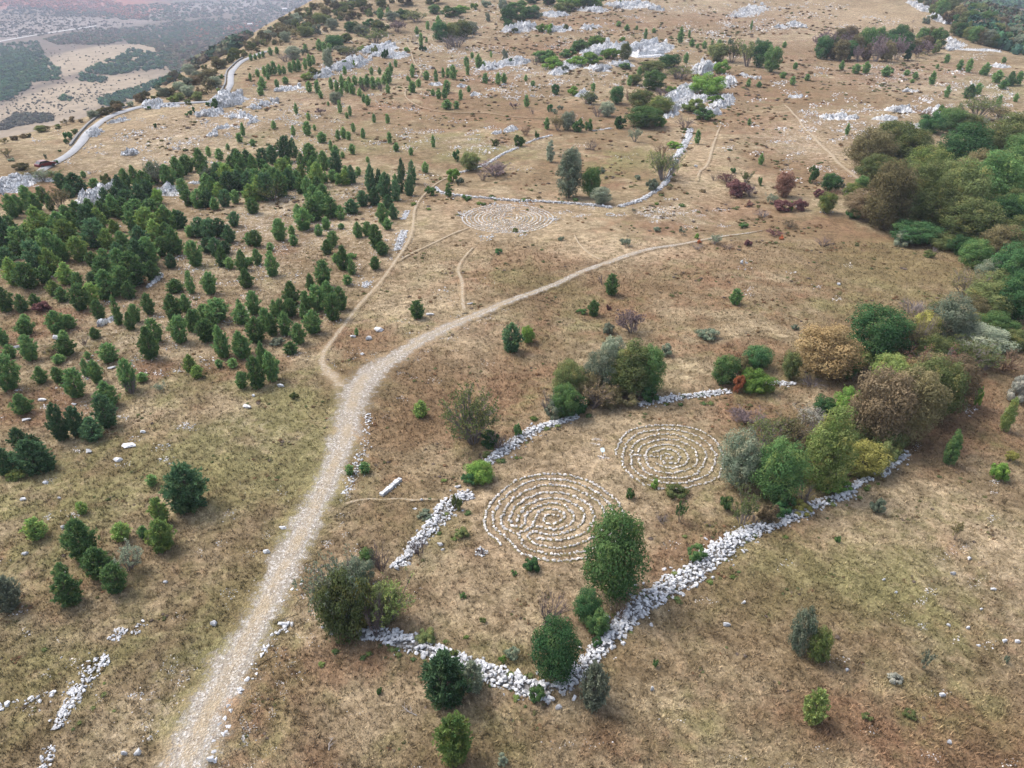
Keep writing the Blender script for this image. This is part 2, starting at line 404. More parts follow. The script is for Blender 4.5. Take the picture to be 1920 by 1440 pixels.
for kname, lst in SPL.items():
    a = np.array(lst, float)
    P, m = at(a[:, :2]); Pu, _ = at(np.stack([a[:, 0], a[:, 1] - a[:, 3]], 1)); Pd, _ = at(np.stack([a[:, 0], a[:, 1] + a[:, 3]], 1))
    ry = np.clip((np.clip(Pu[:, 1], 0, 700) - Pd[:, 1]) / 2, .3, 120)
    MASKS[kname] = (P[:, 0], (np.clip(Pu[:, 1], 0, 700) + Pd[:, 1]) / 2, a[:, 2] * m, ry, a[:, 4])

def masks(X, Y):
    out = {}
    for kname, (cx, cy, rx, ry, s) in MASKS.items():
        v = np.zeros(len(X))
        for i in range(len(cx)):
            q = ((X - cx[i]) / rx[i]) ** 2 + ((Y - cy[i]) / ry[i]) ** 2
            v = np.maximum(v, s[i] * np.exp(-q * .8))
        out[kname] = v
    return out

# ------------------------------------------------------------------ terrain meshes
def build_terrain():
    ys = [-160.0]
    while ys[-1] < 8000:
        y = ys[-1]; ys.append(y + max(.55 if y > 5 else 4, .0125 * (y + 25)))
    ys = np.array(ys); nu = 340
    u = np.linspace(-1, 1, nu)
    half = 130 + 1.05 * np.maximum(ys, 0)
    X = half[:, None] * u[None, :]; Y = np.repeat(ys[:, None], nu, 1)
    x = X.ravel(); y = Y.ravel()
    near = (hgt(x, y) > valley(x, y) + .01)
    z = hgt(x, y)
    # tussocky small relief on the pasture
    z = z + near * np.clip(1 - y / 160, 0, 1) * nrg.normal(0, .025, len(x))
    V = np.stack([x, y, z], 1)
    mk = masks(x, y)
    idx = np.arange(len(ys) * nu).reshape(len(ys), nu)
    Q = np.stack([idx[:-1, :-1], idx[:-1, 1:], idx[1:, 1:], idx[1:, :-1]], -1).reshape(-1, 4)
    nq = near[Q].any(1)
    for name, sel in (('hillside_ground', nq), ('valley_ground', ~nq)):
        q = Q[sel]; used, inv = np.unique(q, return_inverse=True)
        if name == 'hillside_ground':
            at_ = {k: v[used] for k, v in mk.items()}
            me = mesh_np(name, V[used], inv.reshape(-1, 4), [M['ground']], True, None, at_)
        else:
            vx, vy = V[used, 0], V[used, 1]
            me = mesh_np(name, V[used], inv.reshape(-1, 4), [M['valley']], True, None, {k: v for k, v in valley_masks(vx, vy).items()})
        tag(lk(bpy.data.objects.new(name, me)), None, None, None, 'structure')

VAL = {
 'field': [(180,110,75,26,1),(160,175,120,40,1),(90,200,90,30,.9),(230,90,60,16,.9),(60,230,90,26,.8),(275,85,26,8,.8),(300,130,40,12,.5),(10,265,60,20,.5)],
 'karst': [(50,50,100,22,1),(150,45,70,14,.7),(10,65,60,16,.9),(400,15,70,12,.9),(310,28,50,6,.8),(470,18,40,6,.5),(230,40,50,8,.6),(1895,30,40,26,.8)],
 'red': [(120,4,150,14,1),(230,22,90,12,.8),(20,0,80,10,.8),(380,60,50,12,.35),(440,60,60,10,.3)],
}
VMASK = {}
for kname, lst in VAL.items():
    a = np.array(lst, float); P, m = at(a[:, :2])
    Pu, _ = at(np.stack([a[:, 0], np.maximum(a[:, 1] - a[:, 3], -20)], 1)); Pd, _ = at(np.stack([a[:, 0], a[:, 1] + a[:, 3]], 1))
    VMASK[kname] = (P[:, 0], P[:, 1], a[:, 2] * m, np.clip(np.abs(Pu[:, 1] - Pd[:, 1]) / 2, 15, 1800), a[:, 4])

def valley_masks(X, Y):
    out = {}
    for kname, (cx, cy, rx, ry, s) in VMASK.items():
        v = np.zeros(len(X))
        for i in range(len(cx)):
            q = ((X - cx[i]) / rx[i]) ** 2 + ((Y - cy[i]) / ry[i]) ** 2
            v = np.maximum(v, s[i] * np.clip(1.6 - q, 0, 1))
        out[kname] = v
    return out

def mat_valley():
    m, nt = newmat('valley_scrubland')
    g = N(nt, 'ShaderNodeNewGeometry'); p = g.outputs['Position']
    n1 = noise(nt, p, .012, 4, .6); n2 = noise(nt, p, .06, 5, .65, .4); n3 = noise(nt, p, .25, 4, .7)
    c = mix(nt, ramp(nt, n2, .35, .65), (.085, .075, .060), (.135, .105, .085))
    c = mix(nt, ramp(nt, n1, .5, .7), c, (.13, .095, .075))
    fm = math_(nt, 'MULTIPLY', attr(nt, 'field').outputs['Fac'], ramp(nt, n2, .2, .4), True)
    c = mix(nt, fm, c, mix(nt, ramp(nt, n2, .3, .7), (.205, .165, .118), (.285, .230, .165)))
    c = mix(nt, math_(nt, 'MULTIPLY', attr(nt, 'red').outputs['Fac'], ramp(nt, n2, .3, .55), True), c, (.25, .085, .055))
    km = math_(nt, 'MULTIPLY', attr(nt, 'karst').outputs['Fac'], ramp(nt, n3, .48, .64), True)
    c = mix(nt, km, c, (.37, .335, .33))
    finish(nt, c, .97, None, spec=.05); return m
M['valley'] = mat_valley()
build_terrain()

# ------------------------------------------------------------------ roads, tracks and paths (draped strips)
TRACK_LINES = []
def resample(P, step):
    P = np.asarray(P, float); d = np.r_[0, np.cumsum(np.linalg.norm(np.diff(P[:, :2], axis=0), axis=1))]
    n = max(2, int(d[-1] / step) + 1); s = np.linspace(0, d[-1], n)
    return np.stack([np.interp(s, d, P[:, i]) for i in range(P.shape[1])], 1)

def smooth_poly(P, it=2):
    P = np.asarray(P, float)
    for _ in range(it):
        a = P[:-1] * .75 + P[1:] * .25; b = P[:-1] * .25 + P[1:] * .75
        P = np.concatenate([P[:1], np.stack([a, b], 1).reshape(-1, P.shape[1]), P[-1:]])
    return P

def strip(name, pts, mat, step, lift, spread=1.35, nw=13, jag=.12, keep=True, jag2=.10):
    a = np.array(pts, float); P, m = at(a[:, :2])
    W = a[:, 2] * m * (.8 if name == 'footpath' else 1) if a.shape[1] > 2 else np.full(len(a), 3.0)
    L = smooth_poly(np.concatenate([P[:, :2], W[:, None]], 1), 2); L = resample(L, step)
    d = np.gradient(L[:, :2], axis=0); d /= np.linalg.norm(d, axis=1)[:, None] + 1e-9
    nrm = np.stack([-d[:, 1], d[:, 0]], 1)
    if keep: TRACK_LINES.append(L.copy())
    us = np.linspace(-1, 1, nw); V = []; E = []
    ker = np.ones(5) / 5; jl = nrg.normal(0, jag, len(L)) + np.convolve(nrg.normal(0, jag * 1.6, len(L)), ker, 'same'); jr = nrg.normal(0, jag, len(L)) + np.convolve(nrg.normal(0, jag * 1.6, len(L)), ker, 'same')
    for i, uu in enumerate(us):
        off = uu * L[:, 2] * .5 * spread * (1 + np.where(uu < 0, jl, jr) * abs(uu))
        xy = L[:, :2] + nrm * off[:, None]
        V.append(np.stack([xy[:, 0], xy[:, 1], hgt(xy[:, 0], xy[:, 1]) + lift * 2.2 * (1 - .75 * abs(uu) ** 3)], 1)); E.append(np.full(len(L), abs(uu)))
    V = np.stack(V, 1); E = np.stack(E, 1)
    n = len(L); ends = np.clip(1 - np.minimum(np.arange(n), n - 1 - np.arange(n)) / max(2, .06 * n), 0, 1)
    E = np.maximum(E, ends[:, None])
    idx = np.arange(n * nw).reshape(n, nw)
    Q = np.stack([idx[:-1, :-1], idx[1:, :-1], idx[1:, 1:], idx[:-1, 1:]], -1).reshape(-1, 4)
    Vf = V.reshape(-1, 3); mk = masks(Vf[:, 0], Vf[:, 1]); mk['edge'] = E.ravel()
    # faces up whichever way the line was drawn
    a0, b0, c0 = Vf[Q[0, 0]], Vf[Q[0, 1]], Vf[Q[0, 2]]
    if np.cross(b0 - a0, c0 - a0)[2] < 0: Q = Q[:, ::-1]
    me = mesh_np(name, Vf, Q, [mat], True, None, mk)
    return tag(lk(bpy.data.objects.new(name, me)), None, None, None, 'structure')

strip('gravel_track', [(180,1800,180),(270,1600,150),(345,1436,118),(410,1300,102),(476,1180,90),(536,1060,80),(582,970,70),(620,890,62),(648,820,62),(658,770,62),(668,735,78),(688,706,76),(730,678,52),(790,640,38),(860,604,29),(940,572,21),(1040,535,16),(1130,496,13),(1180,478,13),(1250,462,10),(1330,448,7),(1440,430,5)], M['gravel'], .5, .07, 1.35)
strip('footpath', [(664,760,50),(638,720,54),(610,694,30),(600,672,18),(622,640,18),(660,590,15),(700,545,12),(738,495,11),(765,458,10),(775,425,9),(776,395,8),(788,372,8),(808,352,6),(835,335,5),(860,318,4)], M['dirt'], .5, .06, 1.5)
strip('footpath', [(872,588,12),(866,560,12),(868,530,11),(856,505,9),(872,480,8),(890,462,6)], M['dirt'], .4, .06, 1.5)
strip('footpath', [(745,492,8),(800,462,7),(850,438,7),(880,428,6)], M['dirt'], .5, .06, 1.5)
strip('footpath', [(1620,345,15),(1585,318,12),(1560,292,11),(1530,262,10),(1508,242,8),(1488,214,6),(1468,195,5)], M['dirt'], .7, .07, 1.5)
strip('footpath', [(760,74,3.5),(770,95,3.5),(775,118,4),(792,133,4),(786,146,4),(770,160,4),(756,178,4.5),(770,192,4.5),(802,206,4),(830,212,4),(910,211,3),(960,220,3),(1000,224,3),(1060,222,3)], M['dirt'], 1.2, .1, 1.6)
strip('footpath', [(1352,232,5),(1342,258,6),(1334,282,7),(1328,310,8),(1310,322,7),(1308,340,6)], M['dirt'], .8, .07, 1.5)
strip('footpath', [(1130,490,9),(1105,478,6),(1086,460,5),(1076,440,4)], M['dirt'], .5, .07, 1.5)
strip('footpath', [(640,948,12),(662,941,9),(690,936,7),(720,939,9),(748,935,6),(772,940,8),(800,937,6),(822,938,7)], M['dirt'], .25, .05, 1.7, 13, .3)

def mat_asphalt():
    m, nt = newmat('pale_asphalt'); g = N(nt, 'ShaderNodeNewGeometry'); p = g.outputs['Position']
    n1 = noise(nt, p, .25, 4, .6); n2 = noise(nt, p, 2.5, 4, .7)
    c = mix(nt, ramp(nt, n1, .3, .7), (.245, .25, .262), (.30, .302, .315))
    e = attr(nt, 'edge').outputs['Fac']
    c = mix(nt, math_(nt, 'MULTIPLY', ramp(nt, e, .82, .95), .6), c, (.30, .26, .21))
    c = mix(nt, math_(nt, 'MULTIPLY', ramp(nt, n2, .5, .7), .4), c, (.20, .20, .205))
    finish(nt, c, .9, n2, .2, .02, .2); return m
M['asphalt'] = mat_asphalt()
road1 = [(a_, b_, c_ * .8) for a_, b_, c_ in [(70,326,22),(92,312,22),(118,298,22),(140,282,22),(158,262,22),(172,242,21),(190,228,20),(218,214,20),(250,204,20),(290,197,17),(340,194,14),(385,193,13),(412,190,13),(424,178,14),(433,160,15),(432,146,15),(436,132,15),(446,121,14),(462,111,13),(480,104,12),(500,97,11)]]
strip('asphalt_road', road1, M['asphalt'], 2.0, .22, 1.0, 9, .0, False)

def mat_vroad():
    return mat_plain('far_road_gravel', (.46, .44, .43), .95, .2, .05)
M['vroad'] = mat_vroad()
strip('valley_road', [(-40,88,6),(0,78,6),(60,68,5),(110,60,5),(150,54,4),(180,49,3)], M['vroad'], 20, 1.0, 1.0, 3, 0, False)

# ------------------------------------------------------------------ stone prototypes
def hull_stone(seed, flat=.7, npt=13):
    r = random.Random(seed); bm = bmesh.new()
    for _ in range(npt):
        v = Vector((r.gauss(0, 1), r.gauss(0, 1), r.gauss(0, 1))).normalized()
        v = Vector((v.x * r.uniform(.85, 1.1), v.y * r.uniform(.62, .9), v.z * flat * r.uniform(.85, 1.1)))
        bm.verts.new(v * .5)
    g = bmesh.ops.convex_hull(bm, input=bm.verts)
    bmesh.ops.delete(bm, geom=[e for e in g['geom_interior'] if isinstance(e, bmesh.types.BMVert)], context='VERTS')
    bmesh.ops.triangulate(bm, faces=bm.faces)
    bm.verts.index_update()
    V = np.array([v.co[:] for v in bm.verts]); F = np.array([[v.index for v in f.verts] for f in bm.faces]); bm.free()
    return V, F
STN = [hull_stone(100 + i, .55 + .05 * (i % 5)) for i in range(12)]
CHIP = [hull_stone(700 + i, .75, 9) for i in range(10)]
STONE_ME = {}
for mk_ in ('stone', 'stone_warm', 'ring'):
    STONE_ME[mk_] = [mesh_np('stone', V, F, [M[mk_]], False, None, {'tint': np.full(len(V), .25 + .5 * (i % 3) / 2)}) for i, (V, F) in enumerate(STN)]

def crag(seed, tall=1.0):
    r = random.Random(seed); bm = bmesh.new()
    bmesh.ops.create_icosphere(bm, subdivisions=4, radius=.5)
    pl = []
    for _ in range(16):
        n = Vector((r.gauss(0, 1), r.gauss(0, 1), r.gauss(0, .8))).normalized(); pl.append((n, r.uniform(.26, .46)))
    V = np.array([v.co[:] for v in bm.verts])
    for n, d in pl:
        n = np.array(n); k = V @ n - d; V = V - np.clip(k, 0, None)[:, None] * n
    # karren: grooves running down the rock, sharper towards the top
    ph = [r.uniform(0, 6) for _ in range(4)]; ang = np.arctan2(V[:, 1], V[:, 0])
    g = .06 * np.sin(ang * 9 + ph[0] + 3 * V[:, 2]) + .035 * np.sin(V[:, 0] * 23 + ph[1]) + .035 * np.sin(V[:, 1] * 27 + ph[2]) + .02 * np.sin(V[:, 2] * 31 + ph[3])
    V = V * (1 + g[:, None] * 1.5)
    V[:, 2] *= tall
    V += np.random.default_rng(seed).normal(0, .006, V.shape)
    F = np.array([[v.index for v in f.verts] for f in bm.faces]); bm.free()
    return V, F
CRG = [crag(300 + i, .9 + .12 * (i % 4)) for i in range(6)]
CRAG_ME = [mesh_np('rock', V, F, [M['crag']], False, None, {'tint': np.full(len(V), .5)}) for V, F in CRG]

def stone_obj(name, parent, loc, size, rot, warm=False, flat=1.0, r=rnd):
    o = bpy.data.objects.new(name, r.choice(STONE_ME[warm if isinstance(warm, str) else ('stone_warm' if warm else 'stone')]))
    o.location = loc; o.rotation_euler = rot; o.scale = (size, size, size * flat)
    return lk(o, parent)

def stones_mesh(name, items, mat, parent=None, src=None):
    src = src or STN
    """items: (x,y,z,size,rz,flat) -> one mesh of loose stones"""
    VV = []; FF = []; TT = []; n = 0
    for (x, y, z, s, rz, fl) in items:
        V, F = src[rnd.randrange(len(src))]; c, q = math.cos(rz), math.sin(rz)
        W = np.stack([(V[:, 0] * c - V[:, 1] * q) * s + x, (V[:, 0] * q + V[:, 1] * c) * s + y, V[:, 2] * s * fl + z], 1)
        VV.append(W); FF.append(F + n); n += len(V); TT.append(np.full(len(V), rnd.random()))
    me = mesh_np(name, np.concatenate(VV), np.concatenate(FF), [mat], False, None, {'tint': np.concatenate(TT)})
    return lk(bpy.data.objects.new(name, me), parent)

# ------------------------------------------------------------------ dry stone walls and rubble banks
def wall(name, pts, label, cat, size=(.2, .5), height=.5, nparts=300, dens=1.0, warm=False, group=None):
    a = np.array(pts, float); P, m = at(a[:, :2]); W = a[:, 2] * m * .9
    L = resample(smooth_poly(np.concatenate([P[:, :2], W[:, None]], 1), 2), .1)
    d = np.gradient(L[:, :2], axis=0); d /= np.linalg.norm(d, axis=1)[:, None] + 1e-9
    nrm = np.stack([-d[:, 1], d[:, 0]], 1)
    length = .1 * len(L); ms = (size[0] + size[1]) / 2
    n = int(length * L[:, 2].mean() / (ms * ms * .62) * 2.1 * dens)
    mid = L[len(L) // 2]; root = empty(name, (mid[0], mid[1], float(hgt(mid[0], mid[1]))))
    tag(root, label, cat, group)
    it = []
    for k in range(n):
        i = rnd.randrange(len(L)); u = rnd.uniform(-1.0, 1.0) if rnd.random() < .84 else max(-1.8, min(1.8, rnd.gauss(0, 1.0)))
        s = size[0] + (size[1] - size[0]) * rnd.random() ** 1.8
        x = L[i, 0] + nrm[i, 0] * u * L[i, 2] * .5; y = L[i, 1] + nrm[i, 1] * u * L[i, 2] * .5
        prof = .62 * max(0, 1 - abs(u) ** 1.6)
        z = float(hgt(x, y)) + height * prof * rnd.uniform(.55, 1.0) + s * .12
        it.append((x, y, z, s, rnd.uniform(0, 6.28), rnd.uniform(.75, 1.1)))
    it.sort(key=lambda t: -t[3] - t[2] * .25)
    inv = root.location
    for t in it[:nparts]:
        stone_obj('stone', root, (t[0] - inv.x, t[1] - inv.y, t[2] - inv.z), t[3], (rnd.uniform(-.4, .4), rnd.uniform(-.4, .4), t[4]), warm, t[5])
    rest = it[nparts:]
    if rest:
        o = stones_mesh('rubble', [(t[0] - inv.x, t[1] - inv.y, t[2] - inv.z, t[3], t[4], t[5]) for t in rest], M['stone_warm' if warm else 'stone'], root)
        o['kind'] = 'stuff'
    # earth and small stones packed inside the bank
    c = MB(); us = np.linspace(-1, 1, 7); Lc = L[::5]; nc = nrm[::5]
    V = []
    for uu in us:
        xy = Lc[:, :2] + nc * (uu * Lc[:, 2] * .5)[:, None]
        V.append(np.stack([xy[:, 0] - inv.x, xy[:, 1] - inv.y, hgt(xy[:, 0], xy[:, 1]) - inv.z + height * .30 * (1 - abs(uu) ** 1.6) - .07], 1))
    V = np.stack(V, 1); idx = np.arange(V.shape[0] * 7).reshape(-1, 7)
    Q = np.stack([idx[:-1, :-1], idx[1:, :-1], idx[1:, 1:], idx[:-1, 1:]], -1).reshape(-1, 4)
    c.add(V.reshape(-1, 3), Q); lk(bpy.data.objects.new('core', c.mesh('core', [M['core']])), root)
    return root
M['core'] = mat_plain('packed_rubble', (.25, .245, .24), .95, .5, 6)

wall('dry_stone_wall', [(672,1192,30),(710,1186,40),(760,1206,42),(815,1222,40),(860,1240,42),(920,1264,46),(980,1288,48),(1035,1304,44)],
     'tumbled white stone wall running from the olive shrub clump to the sharp wall corner', 'wall', (.13, .50), .55, 300)
wall('dry_stone_wall', [(1045,1296,40),(1085,1262,38),(1120,1222,40),(1160,1180,46),(1195,1140,52),(1240,1110,52),(1290,1086,50),(1325,1050,50),(1365,1020,48),(1408,996,34),(1470,978,26),(1515,955,30)],
     'broad white stone wall climbing from the wall corner past the big round oak', 'wall', (.13, .46), .55, 300)
wall('dry_stone_wall', [(1520,950,26),(1560,938,26),(1590,930,22),(1608,905,16),(1634,898,16)],
     'low broken white stone wall below the tall lime green tree', 'wall', (.22, .5), .4, 120)
wall('dry_stone_wall', [(1648,892,20),(1664,876,30),(1682,860,30),(1696,848,24)],
     'short pile of loose grey wall stones under the russet trees', 'wall', (.25, .55), .4, 100)
wall('dry_stone_wall', [(884,926,34),(850,936,34),(832,958,44),(815,985,42),(790,1010,34),(765,1040,22),(740,1066,20)],
     'collapsed white stone bank beside the big stone labyrinth, opposite its entrance', 'wall', (.16, .46), .4, 250)
wall('dry_stone_wall', [(912,868,22),(940,850,32),(970,826,32),(1005,804,26),(1050,792,20),(1082,782,18)],
     'narrow white stone bank between the bare willow and the dense thicket', 'wall', (.16, .42), .4, 250)
wall('dry_stone_wall', [(1196,760,16),(1225,752,24),(1262,748,24),(1300,742,14),(1335,738,18),(1368,734,18)],
     'low white stone bank between the thicket and the orange bush', 'wall', (.18, .42), .35, 150)
wall('dry_stone_wall', [(1440,722,14),(1462,718,18),(1492,722,12)],
     'short white stone bank between the bright green bush and grey twig heap', 'wall', (.18, .42), .3, 60)
wall('dry_stone_wall', [(818,352,5),(824,362,7),(860,368,8),(910,372,8),(960,377,9),(1010,378,9),(1060,381,9),(1110,385,9),(1146,390,8)],
     'long white stone wall behind the small far labyrinth', 'wall', (.25, .6), .5, 220)
wall('dry_stone_wall', [(1160,388,8),(1185,382,9),(1208,372,11),(1228,360,12),(1246,346,12),(1254,332,10),(1262,316,10),(1268,300,11)],
     'curved white stone wall under the grey olive tree at the upper enclosure', 'wall', (.25, .6), .5, 180)
wall('dry_stone_wall', [(1268,296,13),(1276,284,14),(1284,270,14),(1291,256,14),(1294,242,14)],
     'straight wide white stone wall leading up to the bush topped crag', 'wall', (.3, .7), .5, 140)
wall('dry_stone_wall', [(858,325,5),(880,320,6),(905,312,7),(925,300,6),(945,288,6),(970,278,6)],
     'broken white stone wall running past the round green bush in the upper meadow', 'wall', (.25, .6), .4, 90)
wall('dry_stone_wall', [(985,270,4),(1005,262,5),(1035,254,5)], 'short stub of white wall on the upper meadow edge', 'wall', (.3, .6), .35, 40)
wall('dry_stone_wall', [(1108,246,5),(1130,243,5),(1150,241,4)], 'thin line of white stones below the hilltop thicket', 'wall', (.3, .6), .35, 40)
wall('stone_bank', [(758,432,14),(752,450,18),(744,470,16)], 'flat patch of white rubble beside the footpath near pines', 'stone heap', (.2, .45), .12, 80, .8)
wall('stone_bank', [(764,395,12),(756,412,10)], 'small strip of white rubble above the footpath patch', 'stone heap', (.2, .45), .12, 40, .8)
wall('stone_bank', [(690,528,20),(684,540,14)], 'small round patch of white rubble left of the dirt footpath', 'stone heap', (.18, .4), .1, 50, .7)
wall('stone_bank', [(204,1236,26),(180,1246,52),(165,1268,44),(150,1292,34),(132,1316,28),(118,1342,26),(108,1366,18)], 'long white rubble spill on green slope west of the gravel track', 'stone heap', (.14, .38), .18, 300, .95)
wall('stone_bank', [(98,1400,18),(86,1425,30),(78,1450,24)], 'ragged rubble patch at the lower end of the white spill', 'stone heap', (.14, .36), .12, 80, .7)
wall('stone_bank', [(232,1180,20),(220,1190,26),(208,1200,18)], 'small square patch of white rubble above the long spill', 'stone heap', (.14, .34), .12, 80, .9)
wall('stone_bank', [(272,1166,20),(262,1178,24),(252,1188,14)], 'sparse rubble patch beside the small square one', 'stone heap', (.12, .32), .08, 50, .45)
wall('stone_bank', [(100,1306,30),(70,1310,20),(14,1324,24),(-10,1328,24)], 'broken line of white rocks at the western picture edge', 'stone heap', (.15, .5), .1, 60, .35)
wall('stone_bank', [(545,1170,14),(520,1190,18),(500,1215,22),(478,1250,22),(455,1290,22),(432,1325,20),(412,1390,22),(395,1430,26)], 'ragged line of white stones along the gravel track verge', 'stone heap', (.14, .5), .1, 200, .45)
wall('stone_bank', [(690,775,14),(686,810,22),(676,850,22),(660,890,20),(645,930,16)], 'strewn white stones on the upper verge of the gravel track', 'stone heap', (.12, .36), .05, 150, .4)
wall('stone_bank', [(570,1085,14),(545,1115,22),(520,1140,14)], 'few loose white stones on the track verge below the bend', 'stone heap', (.12, .4), .08, 50, .35)

# ------------------------------------------------------------------ stone labyrinths
def lab(lines, off, sc): return [[(off[0] + x / sc, off[1] + y / sc) for x, y in l] for l in lines]
LAB_B = lab([
 [(315,965),(240,900),(170,840),(125,770),(115,690),(125,610),(150,540),(200,465),(265,390),(340,320),(420,250),(510,200),(620,160),(740,135),(870,120),(1000,122),(1130,140),(1270,175),(1390,220),(1490,280),(1590,345),(1680,420),(1740,500),(1780,590),(1800,680),(1790,770),(1750,860),(1680,950),(1580,1030),(1460,1090),(1340,1130),(1220,1150),(1100,1165),(1000,1168),(890,1160),(780,1140),(690,1115),(580,1080),(510,1045),(470,985),(430,925),(370,885),(310,840),(250,790),(225,720),(215,650),(235,580),(275,510),(320,440),(390,380),(470,320),(550,265),(640,215),(760,195),(880,185),(1020,192),(1150,212),(1270,250),(1380,300),(1470,350),(1560,425),(1620,500),(1665,580),(1690,660),(1690,730),(1650,830),(1570,920),(1450,1000),(1330,1050),(1200,1075),(1060,1090),(920,1085),(800,1065),(700,1045),(620,1030),(590,980),(560,920),(535,860)],
 [(515,845),(440,820),(370,790),(330,750),(310,670),(340,600),(390,510),(440,450),(510,395),(600,340),(700,295),(800,265),(920,255),(1060,270),(1180,295),(1300,345),(1400,395),(1470,450),(1530,520),(1560,600),(1560,700),(1520,800),(1440,880),(1320,930),(1220,970),(1100,995),(960,1015),(850,990),(760,975),(700,960),(640,900),(640,860),(690,820),(760,820),(880,860),(1000,850),(1120,820),(1220,775),(1290,720),(1320,650),(1300,570),(1250,510),(1150,455),(1040,420),(900,410),(760,435),(660,480),(590,540),(540,600),(510,660),(525,710)],
 [(750,890),(830,910),(960,920),(1120,895),(1280,855),(1380,790),(1425,680),(1430,610),(1410,540),(1350,475),(1250,415),(1150,370),(1020,345),(900,340),(790,350),(690,385),(580,435),(500,505),(440,600),(415,670),(430,740),(490,770),(560,765),(605,720),(600,650),(640,590),(700,545),(780,500),(870,480),(980,475),(1080,510),(1160,570),(1195,640),(1180,700),(1100,755),(990,790),(880,780),(790,760),(720,745)],
 [(540,830),(620,795),(680,760),(715,720),(712,650),(750,590),(830,545),(950,540),(1040,570),(1085,620),(1070,665),(1000,705),(930,728),(860,715),(825,660),(855,625),(930,600),(1000,630)],
], (890, 870), 6.4)
LAB_C = lab([
 [(130,605),(115,540),(150,470),(190,390),(250,310),(340,235),(440,200),(560,175),(700,158),(850,148),(1000,152),(1120,155),(1240,180),(1340,205),(1450,230),(1540,295),(1650,355),(1720,440),(1770,530),(1800,620),(1810,720),(1790,820),(1750,920),(1680,985),(1560,1045),(1430,1080),(1300,1110),(1200,1140),(1050,1155),(880,1155),(760,1130),(660,1100),(580,1085),(480,1030),(380,960),(310,880),(240,800),(215,720),(225,640),(250,560),(270,460),(330,380),(430,310),(550,250),(700,230),(850,212),(1000,215),(1150,235),(1290,280),(1400,320),(1480,375),(1560,430),(1620,500),(1670,590),(1680,690),(1650,800),(1600,890),(1540,930),(1440,970),(1330,1015),(1220,1050),(1080,1055),(900,1055),(800,1045),(700,1015),(600,980),(500,930),(420,860),(370,770),(355,680),(370,590),(375,490),(430,440),(520,375),(650,325),(800,290),(920,288),(1060,295),(1180,335),(1290,380),(1380,430),(1450,470),(1510,550),(1530,640),(1510,740),(1460,820),(1400,890),(1300,945),(1180,970),(1060,980),(900,970),(780,960),(650,920),(560,850),(500,790),(480,690)],
 [(400,610),(480,615),(560,630),(640,635),(720,635),(800,640)],
 [(470,580),(490,520),(560,460),(680,410),(760,385),(900,365),(1060,370),(1180,425),(1280,470),(1370,540),(1400,620),(1400,710),(1360,780),(1280,830),(1180,870),(1050,905),(950,900),(840,885),(730,850),(650,800),(600,740),(585,650),(600,560),(660,510),(760,470),(930,445),(1060,465),(1160,520),(1230,590),(1260,660),(1240,730),(1180,780),(1060,815),(920,820),(800,775),(720,720)],
 [(720,565),(800,545),(900,525),(1000,535),(1080,580),(1125,640),(1115,700),(1060,740),(970,750),(890,735),(830,690),(815,640),(870,600),(950,600),(1010,640),(1020,670),(930,665)],
], (1140, 780), 8.348)

M['turf'] = mat_plain('ring_turf', (.115, .088, .046), .98, .3, 7, .05, (.17, .145, .075))
def labyrinth(lines, label, size, gap):
    allp = np.array([p for l in lines for p in l]); C, _ = at([allp.mean(0)]); c = C[0]
    root = empty('stone_labyrinth', tuple(c)); tag(root, label, 'labyrinth', 'stone labyrinths on the pasture')
    it = []
    for l in lines:
        P, _ = at(l); L = resample(smooth_poly(P[:, :2], 2), .05); i = 0
        while i < len(L):
            s = rnd.uniform(*size); j = min(i + 1, len(L) - 1)
            d = L[j] - L[i - 1 if i else 0]; a = math.atan2(d[1], d[0])
            x, y = L[i] + nrg.normal(0, .05, 2)
            it.append((x, y, float(hgt(x, y)) + s * .16, s, a + rnd.gauss(0, .35)))
            i += max(2, int((s * rnd.uniform(.66, .95) + gap) / .05))
    for l in lines:                                   # darker turf kept from being trodden along every ring
        P, _ = at(l); L = resample(smooth_poly(P[:, :2], 2), .16); d = np.gradient(L, axis=0); d /= np.linalg.norm(d, axis=1)[:, None] + 1e-9
        nr = np.stack([-d[:, 1], d[:, 0]], 1); V = []
        for u, zz in ((-1, -.03), (-.4, .05), (.4, .05), (1, -.03)):
            xy = L + nr * (u * (.21 + nrg.normal(0, .045, len(L))))[:, None]; V.append(np.stack([xy[:, 0] - c[0], xy[:, 1] - c[1], hgt(xy[:, 0], xy[:, 1]) - c[2] + zz + nrg.normal(0, .015, len(L))], 1))
        V = np.stack(V, 1); ix = np.arange(len(L) * 4).reshape(-1, 4); Q = np.stack([ix[:-1, :-1], ix[:-1, 1:], ix[1:, 1:], ix[1:, :-1]], -1).reshape(-1, 4)[:, ::-1]
        lk(bpy.data.objects.new('turf', mesh_np('turf', V.reshape(-1, 3), Q, [M['turf']])), root)
    it.sort(key=lambda t: -t[3])
    for t in it[:300]:
        stone_obj('stone', root, (t[0] - c[0], t[1] - c[1], t[2] - c[2]), t[3], (rnd.uniform(-.2, .2), rnd.uniform(-.2, .2), t[4]), 'ring' if rnd.random() < .75 else 'stone_warm')
    if len(it) > 300:
        stones_mesh('small_stones', [(t[0] - c[0], t[1] - c[1], t[2] - c[2], t[3], t[4], 1.0) for t in it[300:]], M['ring'], root)['kind'] = 'stuff'
    return root
labyrinth(LAB_B, 'large stone labyrinth of white stone rings partly covered by the big round oak', (.26, .44), .015)
labyrinth(LAB_C, 'middle stone labyrinth with a bulls eye spiral beside the grey green bush', (.22, .38), .015)
